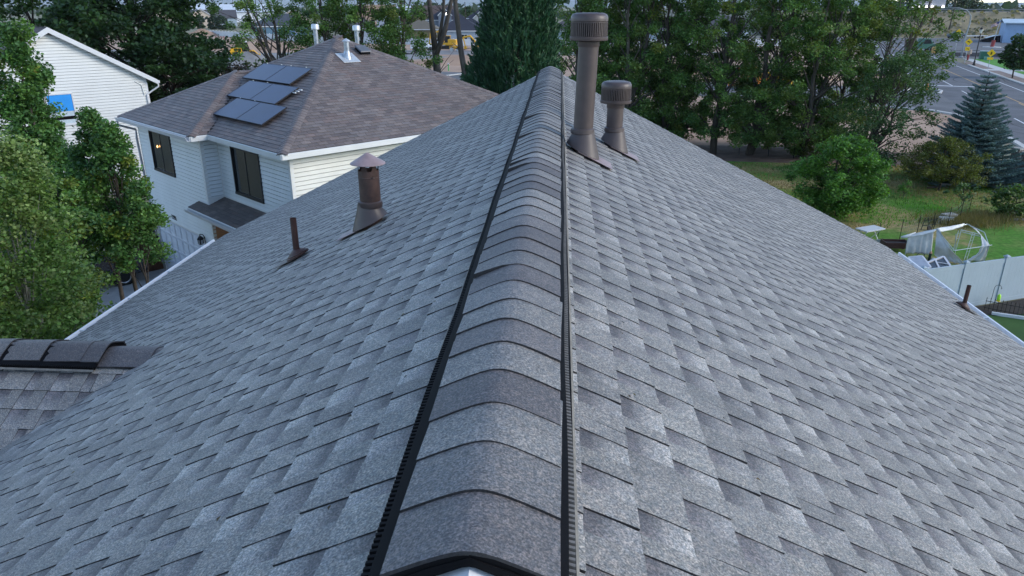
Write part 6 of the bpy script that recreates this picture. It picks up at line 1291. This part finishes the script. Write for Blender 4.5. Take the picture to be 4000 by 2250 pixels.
t = thing('flag_pole', 'flag pole with a red base and the American flag', 'flag pole', (105.5, 195.9, 0)); b = MB(); b.tube([(0, 0, 0), (.6, 0, 6.3)], .07, 6); b.build('pole', MT['galv'], t); b = MB(); b.tube([(0, 0, 0), (.15, 0, 1.7)], .42, 10); b.build('base', MT['red'], t); b = MB(); b.lathe([(0, 0), (2.0, 0), (2.0, .15), (0, .16)], 12); b.build('footing', MT['kerb'], t)
t = thing('flag', 'American flag drooping beside the workshop', 'flag', (106.0, 195.9, 5.1)); 
for k in range(7): b = MB(); b.add([(-.0-a*1.7, .12*math.sin(a*7+k*.3), -.16*k*.75+.9-a*.7-dz) for dz in (0, .12) for a in np.linspace(0, 1, 6)], [(i, i+1, i+7, i+6) for i in range(5)]); b.build('stripe', MT['red'] if k % 2 == 0 else MT['white'], t)
b = MB(); b.add([(-a*.8, -.03+.12*math.sin(a*3.3), .9-a*.33-dz) for dz in (0, .45) for a in np.linspace(0, 1, 4)], [(i, i+1, i+5, i+4) for i in range(3)]); b.build('canton', M('flag_blue', (.03, .04, .16), .7), t)
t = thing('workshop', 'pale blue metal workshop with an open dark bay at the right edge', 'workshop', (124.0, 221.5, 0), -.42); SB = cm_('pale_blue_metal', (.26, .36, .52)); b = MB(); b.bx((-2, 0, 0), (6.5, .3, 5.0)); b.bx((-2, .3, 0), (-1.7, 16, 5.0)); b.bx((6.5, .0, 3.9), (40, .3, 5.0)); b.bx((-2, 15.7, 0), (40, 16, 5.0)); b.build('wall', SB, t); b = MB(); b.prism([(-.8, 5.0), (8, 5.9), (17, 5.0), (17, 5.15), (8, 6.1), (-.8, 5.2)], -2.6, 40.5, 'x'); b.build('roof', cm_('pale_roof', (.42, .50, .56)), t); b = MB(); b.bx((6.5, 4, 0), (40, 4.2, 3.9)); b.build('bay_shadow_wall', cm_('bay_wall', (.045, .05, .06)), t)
pk_ = car('pickup_truck', 'grey pickup truck at the foot of the embankment', 124.5, 252.5, .15, L=5.6, W=2.0, paint=cm_('pickup_grey', (.10, .12, .15), .35), prof=truckprof, glz=tglz, wr=.45, cat='pickup', wheelx=(-1.75, 1.75))
t = thing('flatbed_trailer', 'low white flatbed trailer behind the grey pickup', 'trailer', (130.8, 253.5, 0), .1); b = MB(); b.bx((-3.4, -1, .55), (3.4, 1, .8)); b.build('deck', MT['white'], t)
for sx in (.6, 1.6):
    for sy in (-1.05, 1.05): wheel_mb(.36, .2).build('wheel', MT['rubber'], t, 'edge', loc=(sx, sy, .36))
t = thing('tarp_load', 'dark tarp covered load with a white sheet beside the workshop', 'tarp', (121.0, 226.5, 0), -.3); b = MB(); b.prism([(-2.2, 0), (-2.0, .6), (.8, 1.6), (2.2, 1.8), (2.4, 0)], -1.2, 1.2, 'y'); b.build('load', MT['black'], t); b = MB(); b.prism([(-1.2, 1.0), (.8, 1.65), (2.2, 1.85), (2.2, 1.93), (.7, 1.75), (-1.25, 1.08)], -1.3, 1.3, 'y'); b.build('sheet', MT['white'], t)
t = thing('green_truck', 'green work truck half hidden by the poplar leaves at the junction', 'truck', (80.5, 178, 0), .1); b = MB(); b.prism([(-3, .6), (-3, 1.4), (-.3, 1.4), (-.2, 2.7), (1.4, 2.7), (2.0, 1.7), (3.0, 1.5), (3.1, .6)], -1.1, 1.1, 'y'); b.build('body', MT['greenbox'], t); b = MB(); b.prism([(0, 1.6), (.05, 2.5), (1.3, 2.5), (1.8, 1.7)], -1.13, -1.11, 'y'); b.build('side_window', MT['pane'], t)
for sx in (-2, 2.1):
    for sy in (-1, 1): wheel_mb(.5, .3).build('wheel', MT['rubber'], t, 'edge', loc=(sx, sy, .5))
b = MB(); b.lathe([(.45, 0), (.5, .05), (.45, 1.2), (.2, 1.35), (0, 1.4)], 12); tag(b.build('traffic_drum', cm_('drum_orange', (.55, .28, .10)), loc=(80, 170.5, 0)), 'tan barrel in front of the green work truck', 'barrel')
b = MB(); b.box((0, 0, .03), (.8, .8, .06)); b.lathe([(.3, .06), (.07, 1.0), (0, 1.02)], 10); tag(b.build('traffic_cone', cm_('cone_orange', (.75, .16, .04)), loc=(58.5, 141, 0)), 'orange traffic cone at the left kerb of the road', 'traffic cone')
b = MB(); b.box((0, 0, .03), (.6, .6, .06)); b.lathe([(.22, .06), (.06, .85), (0, .87)], 10); tag(b.build('traffic_cone', cm_('cone_orange', (.75, .16, .04)), loc=(43.6, 92.8, 0.14)), 'small orange cone on the kerbed island', 'traffic cone')
# embankment with the highway, guard rail, bridge
ea = math.atan2(256-262, 135-60); ed = (math.cos(ea), math.sin(ea)); en = (-ed[1], ed[0])
def ep(u, v, z): return (60+ed[0]*u+en[0]*v, 262+ed[1]*u+en[1]*v, z)
b = MB(); us = list(range(12, 700, 12)); vs_ = [(0, 0), (7, 2.6), (14, 5.2), (20, 7.4), (24, 7.6), (60, 7.5), (90, 0)]; r_ = random.Random(4)
b.add([ep(u+r_.uniform(-3, 3)*(0 < z < 7), v+r_.uniform(-1, 1)*(0 < z < 7.4), z+r_.uniform(-.35, .35)*(0 < z < 7)) for u in us for v, z in vs_], [(i*7+j, (i+1)*7+j, (i+1)*7+j+1, i*7+j+1) for i in range(len(us)-1) for j in range(6)]); b.build('embankment', MT['dry'], kind='structure')
b = MB(); b.add([ep(u, v, 7.68) for u in (-41, 690) for v in (25, 50)], [(0, 2, 3, 1)]); b.build('highway', MT['asphalt2'], kind='structure')
N = 2600; u = RNG.uniform(12, 300, N); v = RNG.uniform(.5, 22, N); z = np.interp(v, [0, 7, 14, 20, 24], [0, 2.6, 5.2, 7.4, 7.6]); P = np.array([ep(a, c, d) for a, c, d in zip(u, v, z)]); hh = RNG.uniform(.25, .75, N); P[:, 2] += hh*.6; uu, vv = orient(N, .2)
cards('sagebrush', P, uu*hh[:, None]*1.2, vv*hh[:, None]*.9, np.array([(.19, .17, .09), (.12, .12, .075), (.24, .20, .11), (.09, .10, .06)])[RNG.integers(0, 4, N)], MT['leaf'], kind='stuff')
t = thing('guard_rail', 'steel guard rail along the top of the grassy embankment', 'guard rail', ep(12, 24.5, 7.6), ea); b = MB(); b.box((170, 0, .72), (340, .08, .34)); b.build('rail', cm_('rail_steel', (.16, .17, .18)), t); pm = MB(); pm.box((0, .1, .3), (.18, .2, 1.0)); pme = pm.mesh('post', MT['barkd'])
for k in range(84): put('post', pme, t, (k*4.0, 0, 0))
t = thing('highway_bridge', 'grey concrete highway bridge with a dark opening behind the poplar bough', 'bridge', ep(-6, 22, 0), ea); CN = cm_('bridge_concrete', (.30, .29, .26), .9); b = MB(); b.bx((-42, 0, 5.6), (18, 28, 7.4)); b.bx((-42, -.3, 7.2), (18, 0, 8.6)); b.build('deck', CN, t); 
for p, q in ((10, 18.5), (-40, -32)): b = MB(); b.bx((p, -.2, 0), (q, 28, 5.6)); b.build('abutment', CN, t)
for x in (-14,): b = MB(); b.bx((x-.6, 3, 0), (x+.6, 4.2, 5.6)); b.build('pier', CN, t)
b = MB(); b.bx((-32, 20, 0), (10, 20.4, 5.6)); b.build('dark_opening_sheet', MT['black'], t)  # black sheet closing the space under the deck so the opening reads dark
t = thing('billboard', 'lit white billboard with grey lettering on a dark steel post', 'billboard', (121.5, 268.5, 0), -.43); b = MB(); b.tube([(1.6, .4, 0), (1.6, .4, 9.2)], .42, 10); b.tube([(-3.2, .4, 4), (-3.2, .4, 9.2)], .42, 10); b.build('post', M('dark_red_steel', (.06, .02, .02), .6), t)
b = MB(); b.box((0, 0, 10.9), (9.6, .3, 3.1)); p = b.build('panel', M('billboard_white', (.36, .36, .37), .6, .03, 1), t); b = MB(); b.box((0, 0, 13.3), (9.6, .3, 1.6)); b.build('upper_panel', M('billboard_orange', (.72, .16, .05), .5), t)
tx = text('lettering', 'EDGE', 2.1, M('letter_grey', (.09, .09, .095), .6), p, (-1.75, -.17, 10.35), (PI/2, 0, 0), .01, shear=.15); tx = text('lettering', 'homes', 1.9, M('letter_pale', (.45, .42, .42), .6), p, (2.2, -.17, 10.35), (PI/2, 0, 0), .01)
b = MB(); b.box((0, -1.4, 8.9), (10.6, .8, .15)); b.build('catwalk', MT['iron'], t)
lit = emit('floodlight', (1, .93, .98), 2.)
for x in (-4.4, -2.6, -.6, 1.1, 4.2): b = MB(); b.prism([(x-.45, 9.0), (x+.45, 9.0), (x+.22, 9.6), (x-.1, 9.75)], -1.6, -1.2, 'y'); b.build('floodlight', lit, t)
for i, (x, y, h, ln, lab) in enumerate(((109.5, 260, 16, .5, 'tall dark utility pole left of the billboard'), (126.8, 263, 17, .8, 'tall dark utility pole right of the billboard'), (97, 300, 15, .2, 'utility pole over the highway bridge'), (170, 345, 14, .3, 'distant utility pole between billboard and big trees'))):
    t = thing('utility_pole', lab, 'utility pole', (x, y, 0)); b = MB(); b.tube([(0, 0, 0), (ln, 0, h)], [.2, .13], 7); b.build('pole', MT['barkd'], t); b = MB(); b.box((ln, 0, h-.8), (2.4, .14, .16)); b.build('cross_arm', MT['barkd'], t)
t = thing('utility_pole', 'thin dark pole in front of the blue solar house', 'utility pole', (-25.8, 214.5, 0)); b = MB(); b.tube([(0, 0, 0), (-.4, 0, 10.5)], [.14, .09], 6); b.build('pole', MT['barkd'], t)
for i, (x, y, h, lab) in enumerate(((-330, 640, 17, 'thin pole on the skyline above the white warehouse'), (-255, 600, 17, 'thin pole on the skyline right of the warehouse'))):
    b = MB(); b.tube([(0, 0, 0), (0, 0, h)], .2, 5); tag(b.build('utility_pole', MT['barkd'], loc=(x, y, 0)), lab, 'utility pole')
# hills on the horizon
b = MB(); r_ = random.Random(12); n = 160
for ring, (R, hs, seed) in enumerate(((7600, 60, 1.), (11000, 210, 2.3))):
    V = []
    for i in range(n+1):
        a = rad(-75+150*i/n); hgt = hs*(.55+.25*math.sin(a*5+seed)+.15*math.sin(a*13+seed*2)+.06*math.sin(a*37+seed))+(ring*160*max(0, -a-.02)); x, y = R*math.sin(a), R*math.cos(a)
        V += [(x, y, -5), (x*1.03, y*1.03, hgt*.6), (x*1.07, y*1.07, hgt)]
    b.add(V, [(i*3+j, (i+1)*3+j, (i+1)*3+j+1, i*3+j+1) for i in range(n) for j in (0, 1)])
b.build('hills', MT['hill'], smooth=True, kind='structure')

# thin evening haze: one closed box of even air round everything
hz = MB(); hz.bx((-12900, -12900, -1.5), (12900, 12900, 900))
hm = bpy.data.materials.new('haze_air'); hm.use_nodes = True; hn = hm.node_tree.nodes; hn.clear(); ho_ = hn.new('ShaderNodeOutputMaterial'); pv = hn.new('ShaderNodeVolumePrincipled'); pv.inputs['Color'].default_value = (.80, .86, .95, 1); pv.inputs['Density'].default_value = 6e-5
hm.node_tree.links.new(pv.outputs[0], ho_.inputs['Volume']); hz.build('haze', hm, kind='stuff')
